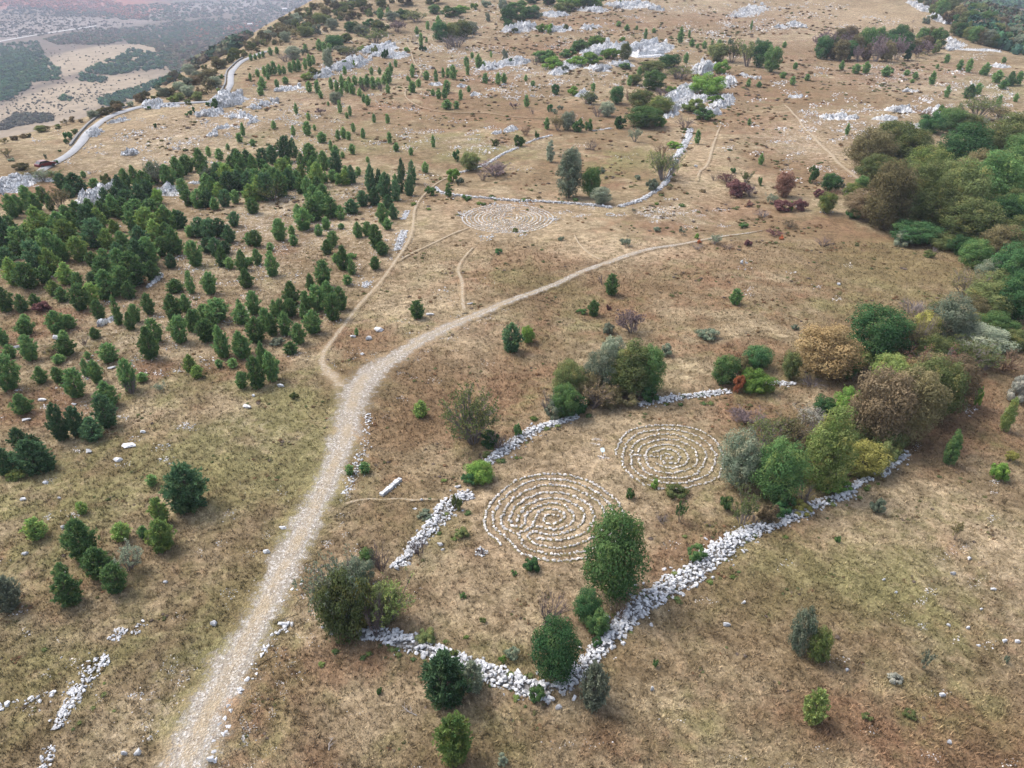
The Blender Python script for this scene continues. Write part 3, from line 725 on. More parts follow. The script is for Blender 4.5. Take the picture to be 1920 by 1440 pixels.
# the far labyrinth: rings of small stones, a gap of paths at the top
def far_labyrinth():
    C, m = at([(952, 411)]); c = C[0]; rx = 85 * m[0]
    Pt, _ = at([(952, 384)]); Pb, _ = at([(952, 437)]); cy = (Pt[0, 1] + Pb[0, 1]) / 2; ry = (Pt[0, 1] - Pb[0, 1]) / 2
    root = empty('stone_labyrinth', (c[0], cy, float(hgt(c[0], cy))))
    tag(root, 'small far labyrinth of low stone rings in front of the long white wall', 'labyrinth', 'stone labyrinths on the pasture')
    for k in range(11):
        f = 1 - k * .088; it = []; n = int(2 * math.pi * rx * f / .34)
        gap0 = 1.15 + .12 * math.sin(k * 2.1)
        for i in range(n):
            a = 2 * math.pi * i / n
            if abs((a - gap0 + math.pi) % (2 * math.pi) - math.pi) < .14 + .10 * (k % 2) / f and 0 < k: continue
            x = c[0] + rx * f * math.cos(a) + rnd.gauss(0, .05); y = cy + ry * f * math.sin(a) + rnd.gauss(0, .05)
            s = rnd.uniform(.26, .44); it.append((x - c[0], y - cy, float(hgt(x, y)) - root.location.z + s * .14, s, rnd.uniform(0, 6), .9))
        stones_mesh('stone_ring', it, M['ring'], root)['kind'] = 'stuff'
    it = []
    for (px, py, n, sx, sy) in [(870,402,40,8,4),(1036,412,30,7,3),(978,438,26,5,4),(985,382,26,6,3),(910,446,30,10,3),(925,384,24,10,3)]:
        P, _ = at(np.stack([nrg.normal(px, sx, n), nrg.normal(py, sy, n)], 1))
        it += [(p[0] - c[0], p[1] - cy, p[2] - root.location.z + .06, rnd.uniform(.2, .5), rnd.uniform(0, 6), .8) for p in P]
    stones_mesh('loose_stones', it, M['stone'], root)['kind'] = 'stuff'
far_labyrinth()

# ------------------------------------------------------------------ rock outcrops: a thing of rocks
def outcrop(name, line, n, label, hpx=14, tilt=0.0, big=1.0, cat='outcrop', flat=1.0):
    """line: photo points (x, y, width px) of the axis along the ground"""
    a = np.array(line, float); P, m = at(a[:, :2]); mm = float(m.mean())
    L = resample(np.concatenate([P, (a[:, 2] * m)[:, None]], 1), max(.4, .5 * mm)) if len(a) > 1 else np.concatenate([P, (a[:, 2] * m)[:, None]], 1)
    c = P.mean(0); c[2] = float(hgt(c[0], c[1]))
    d = L[-1, :2] - L[0, :2] if len(L) > 1 else np.array([1.0, .3]); az = math.atan2(d[1], d[0])
    root = empty(name, tuple(c)); tag(root, label, cat, 'limestone outcrops on the hill')
    H = hpx * mm * 1.2
    e = elev(a[:, 1].mean())
    # the bedrock body: a jagged, fissured ridge along the axis, sinking into the turf at its edges
    rg = np.random.default_rng(int(abs(a[0, 0] * 7 + a[0, 1] * 13)))
    LL = resample(smooth_poly(L, 1), max(.25, .55 * mm)) if len(L) > 1 else np.repeat(L, 2, 0) + np.array([[-.5 * L[0, 3], 0, 0, 0], [.5 * L[0, 3], 0, 0, 0]])
    if len(LL) < 12: LL = resample(LL, np.linalg.norm(LL[-1, :2] - LL[0, :2]) / 14 + .02)
    dd = np.gradient(LL[:, :2], axis=0); dd /= np.linalg.norm(dd, axis=1)[:, None] + 1e-9; nn = np.stack([-dd[:, 1], dd[:, 0]], 1)
    # ground width of the band whichever way it runs
    gw = LL[:, 3] * np.clip(np.abs(nn[:, 0]) + np.abs(nn[:, 1]) * .55 / max(.14, math.sin(e)) * .35, 1.0, 2.6) * 2.4
    nu = 24; us = np.linspace(-1, 1, nu)
    gx = LL[:, None, 0] + nn[:, None, 0] * us[None, :] * gw[:, None] * .62; gy = LL[:, None, 1] + nn[:, None, 1] * us[None, :] * gw[:, None] * .62
    gx = gx + rg.normal(0, .12 * mm, gx.shape); gy = gy + rg.normal(0, .12 * mm, gy.shape)
    hz = np.zeros(gx.shape); sc0 = 2.2 / max(.6, H)
    for o_ in range(7):
        an = rg.uniform(0, 3.14); kx = math.cos(an) * sc0 * 1.75 ** o_; ky = math.sin(an) * sc0 * 1.75 ** o_
        hz += (1 - np.abs(np.sin(gx * kx + gy * ky + rg.uniform(0, 6) + 1.1 * np.sin(gx * ky * .37 - gy * kx * .41 + o_)))) ** 1.5 * .66 ** o_
    hz = hz / 2.1; tt = np.linspace(0, 1, len(LL))[:, None]
    env = np.clip(1 - np.abs(us[None, :]) ** 2.5, 0, 1) * np.clip(np.minimum(tt, 1 - tt) * 7 + .25, 0, 1)
    z = hgt(gx, gy) + H * .95 * flat * (np.minimum(hz, .95) * env * 1.25 - (.58 if ('scattered' in label or 'loose' in label or 'field' in label) else .30)) + rg.normal(0, .05 * H, gx.shape) * env
    ix = np.arange(gx.size).reshape(gx.shape); QQ = np.stack([ix[:-1, :-1], ix[1:, :-1], ix[1:, 1:], ix[:-1, 1:]], -1).reshape(-1, 4)
    VB = np.stack([gx - c[0], gy - c[1], z - c[2]], -1).reshape(-1, 3)
    if np.cross(VB[QQ[0, 1]] - VB[QQ[0, 0]], VB[QQ[0, 2]] - VB[QQ[0, 0]])[2] < 0: QQ = QQ[:, ::-1]
    lk(bpy.data.objects.new('bedrock', mesh_np('bedrock', VB, QQ, [M['crag']], False)), root)
    for k in range(n):
        q = L[rnd.randrange(len(L))]; w = q[3]
        x = q[0] + rnd.gauss(0, .34) * w; y = q[1] + rnd.gauss(0, .34) * w * .5 / max(.3, math.sin(e)) * .7
        s = H * (.32 + .75 * rnd.random() ** 1.6) * big * 1.15
        sx = s * rnd.uniform(.9, 1.7); sy = s * rnd.uniform(.55, 1.0); sz = s * rnd.uniform(.7, 1.35) * flat
        o = bpy.data.objects.new('rock', rnd.choice(CRAG_ME))
        o.location = (x - c[0], y - c[1], float(hgt(x, y)) - c[2] + sz * .16)
        o.rotation_euler = (rnd.gauss(0, .12), tilt + rnd.gauss(0, .12), az + rnd.gauss(0, .3)); o.scale = (sx, sy, sz)
        lk(o, root)
    return root
OC = [
 ([(5,352,30),(35,340,40),(62,340,20)],26,'rugged white crag at the western edge below the parked car',15,0,1.0),
 ([(6,362,26),(24,352,20)],12,'small broken rocks in front of the rugged western crag',9,0,.9),
 ([(68,338,10),(108,338,8)],9,'low white ledge below the leafless hedge near the parked car',6,0,.8),
 ([(155,388,20),(172,376,24),(190,362,22)],9,'big slanted white slab standing between the grove pines',18,-.3,1.15),
 ([(206,356,14),(222,344,14)],6,'narrow white slab just beyond the big slanted slab',13,-.3,1.1),
 ([(104,420,12),(122,406,14)],6,'striped white slab at the lower end of the slanted rock line',15,-.3,1.15),
 ([(296,366,24),(320,358,26),(338,352,18)],9,'flat pale rock pavement inside the pine grove',9,0,1.4),
 ([(362,345,10),(372,341,10)],3,'small pale rock just right of the rock pavement',6,0,1.0),
 ([(236,292,12),(250,286,14)],6,'lone grey boulder pile on the stony slope above the pines',13,0,1.0),
 ([(168,258,8),(180,246,12)],7,'pointed white rock right beside the road bend',11,0,1.0),
 ([(206,232,8),(236,224,10)],8,'low white ledge following the inner side of the road',6,0,.9),
 ([(275,204,16),(298,196,18)],10,'white crag beyond the road crest with a bush before it',14,0,1.0),
 ([(312,198,12),(334,196,12)],5,'thin flat ledge beside the crag beyond the road crest',5,0,1.0),
 ([(415,200,20),(432,186,26),(446,184,14)],12,'largest pale crag overlooking the road where it reappears',18,0,1.1),
 ([(380,218,16),(405,210,22)],11,'stepped white rocks below the largest roadside crag',11,0,1.0),
 ([(440,222,20),(462,216,20)],10,'cluster of white rocks down the slope from the roadside crag',9,0,.9),
 ([(470,205,16),(490,198,18),(516,190,16)],14,'scattered white rock row right of the roadside crag',9,0,.9),
 ([(395,256,8),(402,250,8)],4,'pair of white rocks on the grassy slope under the row',9,0,.9),
 ([(412,242,10),(426,238,10)],6,'small white rock cluster above the pair of rocks',8,0,.9),
 ([(470,232,8),(480,226,8)],4,'slanted white rock alone on the grassy slope',8,0,1.0),
 ([(524,172,10),(545,166,14),(562,162,10)],10,'low rock ledge between two bands of small pines',7,0,.9),
 ([(594,146,12),(612,138,14)],9,'steep fluted crag at the lower end of the long white ridge',13,0,1.0),
 ([(630,134,14),(652,122,24),(676,112,20)],16,'main bulge of the long white ridge behind the pine band',12,0,1.0),
 ([(684,100,18),(712,92,20),(735,86,12)],14,'upper arm of the long white ridge near the hill path',10,0,1.0),
 ([(705,106,12),(726,98,14)],8,'rounded grey rocks between ridge arm and hill path',9,0,.9),
 ([(730,110,12),(756,102,12)],9,'low white rocks just left of the hill path',8,0,.9),
 ([(912,132,14),(930,122,18)],11,'bushy white rock knoll left half, right of the pine pairs',11,0,1.0),
 ([(946,124,16),(965,116,20),(980,118,12)],13,'bushy white rock knoll upper half with a central bush',11,0,1.0),
 ([(952,62,14),(975,54,20),(992,48,14)],13,'white rocks under the long dark thicket near the hilltop',12,0,1.0),
 ([(1034,60,14),(1052,54,18)],12,'white rock fan beside two round bright bushes',11,0,1.0),
 ([(1020,32,12),(1044,28,12),(1062,30,8)],10,'low white ledge above the white rock fan',8,0,1.0),
 ([(1094,56,10),(1118,48,14)],10,'scattered white rocks below the topmost crag line',8,0,.9),
 ([(1036,142,10),(1062,128,12),(1082,116,14),(1102,108,14)],20,'lower pavement arm of the largest hilltop outcrop',8,0,1.0),
 ([(1108,104,18),(1136,94,22),(1160,88,26)],20,'middle of the largest hilltop outcrop between two hedges',11,0,1.1),
 ([(1172,92,26),(1200,100,30),(1218,86,24)],24,'broad jagged main block of the largest hilltop outcrop',13,0,1.1),
 ([(1230,96,14),(1250,84,12)],10,'eastern tip of the largest hilltop outcrop',10,0,1.0),
 ([(1112,132,14),(1132,128,14)],9,'separate white rocks under the west hedge of the outcrop',11,0,1.0),
 ([(1154,124,14),(1176,120,14)],8,'separate white rocks under the dark bush of the outcrop',10,0,1.0),
 ([(1102,22,16),(1122,16,14)],8,'white rocks at the west end of the topmost crag line',9,0,1.0),
 ([(1150,14,20),(1190,10,22),(1220,8,16)],18,'long pale topmost crag line on the skyline',10,0,1.0),
 ([(1224,18,10),(1242,18,8)],6,'last small rocks of the topmost crag line',8,0,.9),
 ([(1312,140,12),(1328,124,14)],8,'pale pinnacle between the hedge and the dome bush',15,0,1.1),
 ([(1248,194,10),(1275,178,14),(1302,162,14)],9,'long dark streaked slab left of the dome bush',13,-.2,1.15),
 ([(1266,208,10),(1292,194,14),(1322,180,14)],9,'second long slab, directly below the dark streaked one',11,-.2,1.15),
 ([(1246,222,6),(1266,210,8)],4,'thin slab tip pointing down beside the thicket',8,-.2,1.0),
 ([(1360,166,8),(1370,152,10)],5,'upright pale rock just right of the dome bush',14,0,1.0),
 ([(1342,204,10),(1358,192,12),(1366,180,8)],8,'rounded pale boulders at the east end of the crag',11,0,1.0),
 ([(1310,216,10),(1335,208,14),(1345,216,8)],8,'lower pale slabs at the foot of the crag',9,-.1,1.0),
 ([(1388,140,8),(1410,146,8),(1430,148,8)],9,'loose pale rocks below the dark hedge pines',7,0,.8),
 ([(1376,34,14),(1400,26,20),(1424,10,20)],22,'field of scattered white rocks on the hilltop pasture',7,0,.9),
 ([(1455,52,10),(1475,50,10)],7,'small white rock group right of the hilltop rock field',6,0,.9),
 ([(1484,44,12),(1500,52,14)],10,'white rock streak above the sunken wood, west end',8,0,.9),
 ([(1540,222,10),(1565,220,16),(1606,222,12)],20,'grey white rock band above the right hand wood',9,0,.9),
 ([(1650,226,10),(1668,220,12)],9,'rough white rocks between the band and rock knoll',9,0,.9),
 ([(1674,210,14),(1696,204,16)],13,'white rock knoll above the right hand wood',10,0,1.0),
 ([(1704,240,8),(1722,236,8)],6,'small white rock patch touching the wood edge',8,0,.9),
 ([(1744,214,10),(1762,206,10)],8,'white rocks half hidden behind the dark wood bushes',10,0,.9),
 ([(1702,4,8),(1725,14,10),(1745,24,10)],16,'upper part of the white rock rib along the far slope',8,0,.9),
 ([(1750,30,10),(1772,44,12)],12,'lower part of the white rock rib along the far slope',8,0,.9),
 ([(1776,74,9),(1795,82,12),(1782,96,10)],16,'white scattered rock heap just right of the sunken wood',8,0,.9),
 ([(1800,94,5),(1835,95,5),(1876,97,4)],16,'long thin white ledge right of the rock heap',4,0,.8),
 ([(1862,122,8),(1885,128,10)],8,'white rocks above the small pines at the right edge',7,0,.8),
 ([(1700,172,8),(1712,170,8)],3,'white boulder alone on the plateau above the rock knoll',8,0,.9),
 ([(1482,182,8),(1505,182,8)],8,'low white rocks beside the upper end of the hill path',6,0,.8),
 ([(808,160,8),(822,158,8)],4,'white rock by the pines at the path bend',7,0,1.0),
 ([(862,164,5),(870,160,5)],2,'small tilted white slab right of the path bend pines',6,0,1.0),
 ([(886,180,5),(894,176,6)],4,'small white rock pile on bare grass uphill of the meadow',7,0,.9),
 ([(1085,182,6),(1098,174,6)],6,'spiky white rocks beside the bright round bush',10,0,.9),
 ([(950,248,6),(965,240,8)],8,'white rocks by the bare tree above the upper meadow',8,0,.9),
 ([(925,252,6),(940,246,6)],5,'low white rocks left of the bare tree above the meadow',6,0,.9),
 ([(275,540,4),(290,528,6),(302,518,5)],6,'white rock streak in front of the pine grove',8,-.1,1.1),
 ([(186,612,5),(200,604,8),(213,598,6)],5,'slanted pale slab beside the slim pine on the left slope',8,-.2,1.2),
]
for (ln, n, lb, hp, ti, bg_) in OC: outcrop('limestone_outcrop', ln, int(n * 2.0), lb, hp, ti, bg_)
print('rocks done')

# ------------------------------------------------------------------ single boulders (photo x, base y, width, height)
BL = [(105,640,18,15,'pale squared boulder left of the twin pines on the slope'),(30,656,16,9,'flat boulder by the small pine at the west side'),(208,694,16,8,'flat white boulder right of the feathery pine pair'),
 (78,755,18,8,'flat white boulder below the round pine on the west slope'),(138,762,12,5,'thin white slab beside the tall pine trio'),(48,792,16,7,'white slab below the small spreading pine'),
 (165,852,18,11,'white boulder on green grass right of the dense pine clump'),(220,868,20,10,'long pale slab on the green slope'),(85,910,12,9,'white boulder below the dense pine clump'),
 (43,941,12,8,'white boulder with a chip beside it near the west edge'),(111,938,8,7,'small white boulder east of the chipped one'),(119,994,10,13,'upright white boulder above the round dark pine'),
 (268,815,12,10,'white boulder between two rubble lines on the slope'),(46,1043,14,8,'white slab under the round dark pine'),(240,842,28,8,'long row like white slab on the slope'),
 (400,1176,18,15,'pale boulder on the grass left of the gravel track'),(500,1042,14,16,'upright white boulder on the track verge'),(530,996,16,10,'white slab on the track verge near the bend'),
 (233,1420,14,16,'rounded pale boulder left of the tall one at the bottom'),(257,1420,17,28,'tall pale boulder near the bottom of the gravel track'),(395,1436,18,24,'white boulder at the bottom end of the verge stones'),
 (310,1096,10,8,'small white boulder right of the pine group by the track'),(530,1178,20,14,'long white slab on the track verge by the olive shrubs'),(607,1180,11,9,'small white block left of the olive shrub clump'),
 (622,1193,14,10,'white block at the foot of the olive shrub clump'),(525,730,17,11,'white boulder below the large double pine'),(475,746,8,8,'small square white stone below the double pine'),
 (462,768,18,9,'flat greenish boulder in the grass below the double pine'),(710,624,22,11,'long pale boulder between track fork and footpath'),(690,640,18,11,'squat pale boulder between track fork and footpath'),
 (662,636,12,10,'small pale boulder beside the tiny pine at the fork'),(881,573,12,6,'pale boulder on the track where the footpath leaves'),(806,594,18,6,'flat white boulder beside the small dark pine'),
 (679,668,9,7,'small white stone on the track verge at the fork'),(1817,1052,10,9,'white stone at the eastern pasture, top of a small group'),(1787,1081,12,11,'pointed white stone on the eastern pasture'),
 (1657,1091,8,8,'white stone alone above the pasture middle'),(1863,1110,12,9,'white stone with a flat neighbour on the east pasture'),(1840,1147,8,8,'round white stone below the flat neighbour stone'),
 (1815,1182,9,9,'round white stone left of centre on the east pasture'),(1779,1177,8,8,'small round white stone below the pointed stone'),(1884,1208,13,12,'large white stone of a pair near the east edge'),
 (1908,1209,12,12,'outer white stone of the pair at the east edge'),(1835,1215,9,6,'flat white stone west of the pair'),(1767,1310,14,14,'large white stone beside the small green sapling'),
 (1779,1397,13,12,'white stone alone at the bottom of the east pasture'),(1394,1135,9,13,'upright grey stone below the long white wall'),(1363,1178,16,13,'pale leaning stone on grass below the long wall'),
 (1588,1261,10,8,'white stone right of the lower round bush'),(825,1026,13,9,'white block right of the purple shrub'),(830,1035,8,7,'smaller white block beside the purple shrub'),
 (1222,1298,10,16,'upright pale stone right of the wall corner'),(1305,316,8,8,'white stone alone beside the thin hill path'),(1391,497,9,11,'upright white stone on the brown slope'),
 (1400,497,6,6,'small stone touching the upright white stone'),(1573,537,9,7,'white stone below the right hand wood'),(1680,1115,8,7,'small white stone in the middle of the east pasture'),
 (858,917,13,9,'white squared block at the end of the stone bank'),(791,942,6,10,'upright white stone at the end of the thin path'),(778,958,9,5,'thin pinkish stone lying in the brown grass'),
 (1033,1318,17,16,'big pale block at the outer wall corner'),(1048,1333,14,14,'lowest pale block fallen from the wall corner'),(1022,1290,18,18,'largest square block on top of the wall corner')]
Pb, mb = at([(b[0], b[1] - 2) for b in BL])
for (b, p, m) in zip(BL, Pb, mb):
    o = bpy.data.objects.new('boulder', STONE_ME['stone'][rnd.randrange(12)]); e = elev(b[1])
    w = b[2] * m; h = max(.12, b[3] * m / (math.cos(e) + .5 * math.sin(e)))
    o.scale = (w * 1.05, w * .8, h * 1.5); o.rotation_euler = (0, 0, rnd.gauss(0, .3)); o.location = (p[0], p[1] + .2 * w, p[2] + h * .3)
    tag(lk(o), b[4], 'boulder', 'single boulders on the pasture')

# ------------------------------------------------------------------ countless small stones in the turf
SC = [(500,430,150,90,900,.12,.5),(560,330,160,60,500,.15,.6),(300,260,130,40,700,.2,.8),(200,640,170,80,420,.12,.45),(420,560,90,50,260,.12,.4),(690,420,40,60,300,.12,.4),
 (860,262,80,14,260,.2,.7),(700,260,130,30,260,.2,.6),(560,215,120,40,420,.25,.9),(830,80,120,40,520,.3,1.2),(1000,140,120,26,620,.3,1.0),(860,95,50,12,260,.3,1.0),(1180,140,120,24,260,.3,.9),
 (1400,25,110,24,900,.35,1.3),(1540,35,140,26,500,.35,1.2),(1700,150,130,40,900,.3,1.0),(1480,260,70,36,420,.2,.7),(1560,300,60,40,260,.18,.6),(1260,400,60,14,420,.15,.45),(1620,230,110,20,500,.25,.9),
 (1850,190,70,40,300,.25,.9),(1820,1080,70,90,190,.06,.22),(1850,900,50,60,120,.08,.3),(1400,500,70,30,60,.12,.35),(1560,510,60,30,70,.12,.4),(240,820,110,50,160,.08,.35),(60,810,50,40,90,.1,.35),
 (300,1320,90,80,420,.05,.2),(420,1250,60,90,260,.05,.22),(470,1060,60,90,160,.05,.25),(630,1000,60,80,160,.06,.2),(110,1260,90,90,240,.05,.25),(1000,395,90,14,160,.15,.4),(1130,300,140,40,90,.12,.4),
 (900,780,200,120,70,.06,.2),(1200,1250,300,120,140,.04,.16),(1700,1300,180,90,160,.04,.2),(1112,830,10,8,60,.08,.2),(660,770,30,80,420,.05,.2),(520,1150,50,120,600,.04,.16),(400,1330,60,80,700,.04,.14),
 (760,700,60,40,60,.06,.25),(900,620,120,40,90,.07,.25),(700,1170,60,30,60,.06,.25),(880,1400,300,60,60,.04,.14),(80,1000,90,50,120,.06,.25),(1650,850,50,60,40,.08,.3),(1900,420,60,60,60,.1,.4),
 (700,150,90,30,300,.3,1.0),(640,110,90,26,300,.3,1.0),(1010,60,90,26,360,.3,1.1),(1120,90,120,30,360,.3,1.0),(1060,20,120,16,300,.3,1.2),(1330,60,90,30,300,.3,1.0),(450,200,70,30,260,.25,.9),(650,240,200,60,240,.15,.5),(1640,1000,160,80,70,.05,.18),(1060,1180,60,40,20,.06,.2),(660,800,20,40,500,.04,.2),(650,870,18,40,500,.04,.2),(610,950,24,40,420,.04,.16),(560,1050,26,50,420,.03,.14),(500,1160,30,60,500,.03,.14),(440,1270,34,70,600,.03,.13),(370,1390,40,60,700,.03,.13),(700,700,40,14,420,.05,.2),(780,650,40,16,300,.05,.2),(880,595,40,12,200,.05,.2)]
it = []
for (px, py, sx, sy, n, s0, s1) in SC:
    # stones come in loose bands across the slope
    n = int(n * 1.5); k = max(4, n // 26); cx = nrg.normal(px, sx, k); cy = nrg.normal(py, sy, k); g = nrg.integers(0, k, n)
    pts = np.stack([cx[g] + nrg.normal(0, sx * .05 + 3, n), cy[g] + nrg.normal(0, sy * .05 + .8, n)], 1)
    pts = pts[(pts[:, 1] > -8) & (pts[:, 1] < 1500)]
    P, m = at(pts)
    for p in P:
        if p[1] > 640 or p[2] < -2.5: continue
        s = (s0 + (s1 - s0) * rnd.random() ** 2.2) * (.9 + .35 * min(1, max(0, p[1] - 60) / 200)); it.append((p[0], p[1], p[2] + s * .04, s, rnd.uniform(0, 6.28), rnd.uniform(.7, 1.1)))
half = len(it) // 2; rnd.shuffle(it)
tag(stones_mesh('scattered_stones', it[:half], M['stone'], None, CHIP), 'small white limestone fragments lying all over the stony pasture', None, None, 'stuff')
tag(stones_mesh('scattered_stones', it[half:], M['stone_warm'], None, CHIP), 'small pinkish limestone fragments lying all over the stony pasture', None, None, 'stuff')
print('stones', len(it))

# ------------------------------------------------------------------ dry grass tussocks in the nearer pasture
def near_track(x, y):
    w = np.zeros(len(x))
    for L in TRACK_LINES:
        for i in range(0, len(L), 2):
            d = (x - L[i, 0]) ** 2 + (y - L[i, 1]) ** 2
            w = np.maximum(w, (d < (L[i, 2] * .40) ** 2) * 1.0)
    return w
def grass():
    n = 130000
    u = nrg.random(n); y = 18 + (118 - 18) * u ** 1.25; x = (nrg.random(n) * 2 - 1) * (16 + y * .80)
    keep = near_track(x, y) < .5
    mk = masks(x, y)
    keep &= nrg.random(n) > mk['pale'] * .75
    keep &= nrg.random(n) > mk['stony'] * .4
    x = x[keep]; y = y[keep]; n = len(x); mk = {k: v[keep] for k, v in mk.items()}
    z = hgt(x, y); nb = 5
    V = np.zeros((n, nb, 3, 3)); T = np.zeros((n, nb, 3))
    ht = nrg.uniform(.10, .26, n) * (1 + .35 * mk['rust'] + .2 * mk['green'])
    tv = nrg.random(n)
    for b in range(nb):
        a = nrg.random(n) * 6.283; lean = nrg.uniform(.25, 1.25, n); r0 = nrg.uniform(0, .13, n); a2 = nrg.random(n) * 6.283
        bx = x + np.cos(a2) * r0; by = y + np.sin(a2) * r0; w = nrg.uniform(.015, .04, n)
        V[:, b, 0] = np.stack([bx - np.sin(a) * w, by + np.cos(a) * w, z - .03], 1)
        V[:, b, 1] = np.stack([bx + np.sin(a) * w, by - np.cos(a) * w, z - .03], 1)
        V[:, b, 2] = np.stack([bx + np.cos(a) * ht * lean, by + np.sin(a) * ht * lean, z + ht], 1)
        t = np.clip(tv * .6 + nrg.random(n) * .4, 0, 1)
        T[:, b, :] = t[:, None]
    F = np.arange(n * nb * 3).reshape(-1, 3)
    at_ = {k: np.repeat(v, nb * 3) for k, v in mk.items()}; at_['tint'] = T.ravel()
    me = mesh_np('dry_grass', V.reshape(-1, 3), F, [M['blades']], False, None, at_)
    tag(lk(bpy.data.objects.new('dry_grass', me)), 'short dry straw coloured grass tussocks covering the pasture', None, None, 'stuff')
grass()
print('grass done')

# ------------------------------------------------------------------ plant prototypes (crown and trunk meshes, 1 unit wide)
def rdir(g, n):
    v = g.normal(0, 1, (n, 3)); return v / np.linalg.norm(v, axis=1)[:, None]

def leaf_cards(P, Nn, size, g, tint, aspect=.62):
    """diamond shaped leaves at P facing Nn"""
    n = len(P); u = np.cross(Nn, rdir(g, n)); u /= np.linalg.norm(u, axis=1)[:, None] + 1e-9; w = np.cross(Nn, u)
    s = size * g.uniform(.65, 1.3, n)[:, None]
    bend = Nn * s * .22
    V = np.stack([P + u * s, P + w * s * aspect + bend, P - u * s, P - w * s * aspect + bend], 1).reshape(-1, 3)
    F = np.arange(n * 4).reshape(-1, 4)
    return V, F, np.repeat(tint, 4)

def broadleaf(seed, H=1.0, leaves=7000, size=.026, lobes=26, low=.12, spread=1.0, top=.0, open_=.0):
    """crown of lobes of leaves, 1 wide, H tall; trunk and limbs in a second list"""
    g = np.random.default_rng(seed); r = random.Random(seed)
    C = []; RR = []
    tries = 0
    while len(C) < lobes and tries < 4000:
        tries += 1
        p = rdir(g, 1)[0] * (g.random() ** .30)
        x, y, z = p[0] * .40 * spread, p[1] * .40 * spread, p[2] * .42 * H + H * (.5 + low * .5)
        fz = (z / H); taper = 1 - top * max(0, fz - .35) / .65
        x *= taper; y *= taper
        rad = r.uniform(.06, .135) * (.75 + .5 * min(1, H)) * (1 - .35 * top * max(0, fz - .4))
        if z - rad < low * H * .6: z = low * H * .6 + rad
        if any((Vector(c) - Vector((x, y, z))).length < .62 * (rr + rad) for c, rr in zip(C, RR)): continue
        C.append((x, y, z)); RR.append(rad)
    C = np.array(C); RR = np.array(RR)
    per = (RR ** 2 / (RR ** 2).sum() * leaves).astype(int)
    mb = MB(); cen = np.array([0, 0, H * .5])
    for c, rad, n in zip(C, RR, per):
        d = rdir(g, n); d[:, 2] += .18; d /= np.linalg.norm(d, axis=1)[:, None]
        rr = rad * np.where(g.random(n) < .8, g.uniform(.86, 1.06, n), g.uniform(.4, .9, n))
        # lobes break up into sprays
        bump = 1 + .16 * np.sin(d[:, 0] * 9 + seed) * np.sin(d[:, 1] * 8 + c[0] * 30) + .12 * np.sin(d[:, 2] * 11 + c[1] * 40)
        P = c + d * (rr * bump)[:, None] * np.array([1, 1, .9])
        out = P - cen; out /= np.linalg.norm(out, axis=1)[:, None] + 1e-9
        Nn = d * .95 + out * .2 + rdir(g, n) * .6 + np.array([0, 0, .2]); Nn /= np.linalg.norm(Nn, axis=1)[:, None]
        lob = g.random()
        tint = np.clip(.5 * lob + .4 * g.random(n) + .22 * (d[:, 2] - .2), 0, 1)  # lobe tops paler, undersides darker: light from above painted into the leaf colour
        mb.add(*leaf_cards(P, Nn, size, g, tint)[:2], 0, np.repeat(tint, 4))
    # a few stray sprays that break the outline
    n = int(leaves * .07); d = rdir(g, n); k = g.integers(0, len(C), n)
    P = C[k] + d * (RR[k] * g.uniform(1.0, 1.45, n))[:, None]
    t = g.random(n); mb.add(*leaf_cards(P, rdir(g, n), size, g, t)[:2], 0, np.repeat(t, 4))
    tr = MB()
    base = [(0, 0, -.03 * H), (r.gauss(0, .01), r.gauss(0, .01), .18 * H), (r.gauss(0, .03), r.gauss(0, .03), .42 * H), (r.gauss(0, .03), r.gauss(0, .03), .62 * H)]
    tr.tube(base, [.030, .022, .015, .006], 7)
    for c in C[np.argsort(-RR)][:14]:
        t = min(.5, max(.12, c[2] / H * .55)); b0 = Vector((0, 0, t * H)); cc = Vector(c)
        md = b0.lerp(cc, .5) + Vector((0, 0, .03)); tr.tube([b0, md, cc], [.012, .008, .003], 5)
    return mb, tr

def shrub_proto(seed, H=.7, leaves=5000, size=.03, lobes=20, stems=9):
    mb, _ = broadleaf(seed, H, leaves, size, lobes, 0.0, 1.06)
    r = random.Random(seed + 5); tr = MB()
    for i in range(stems):
        a = r.uniform(0, 6.28); e = Vector((math.cos(a) * r.uniform(.1, .36), math.sin(a) * r.uniform(.1, .36), H * r.uniform(.5, .85)))
        tr.tube([(math.cos(a) * .03, math.sin(a) * .03, -.02), e * .5 + Vector((0, 0, .04)), e], [.013, .008, .003], 5)
    return mb, tr

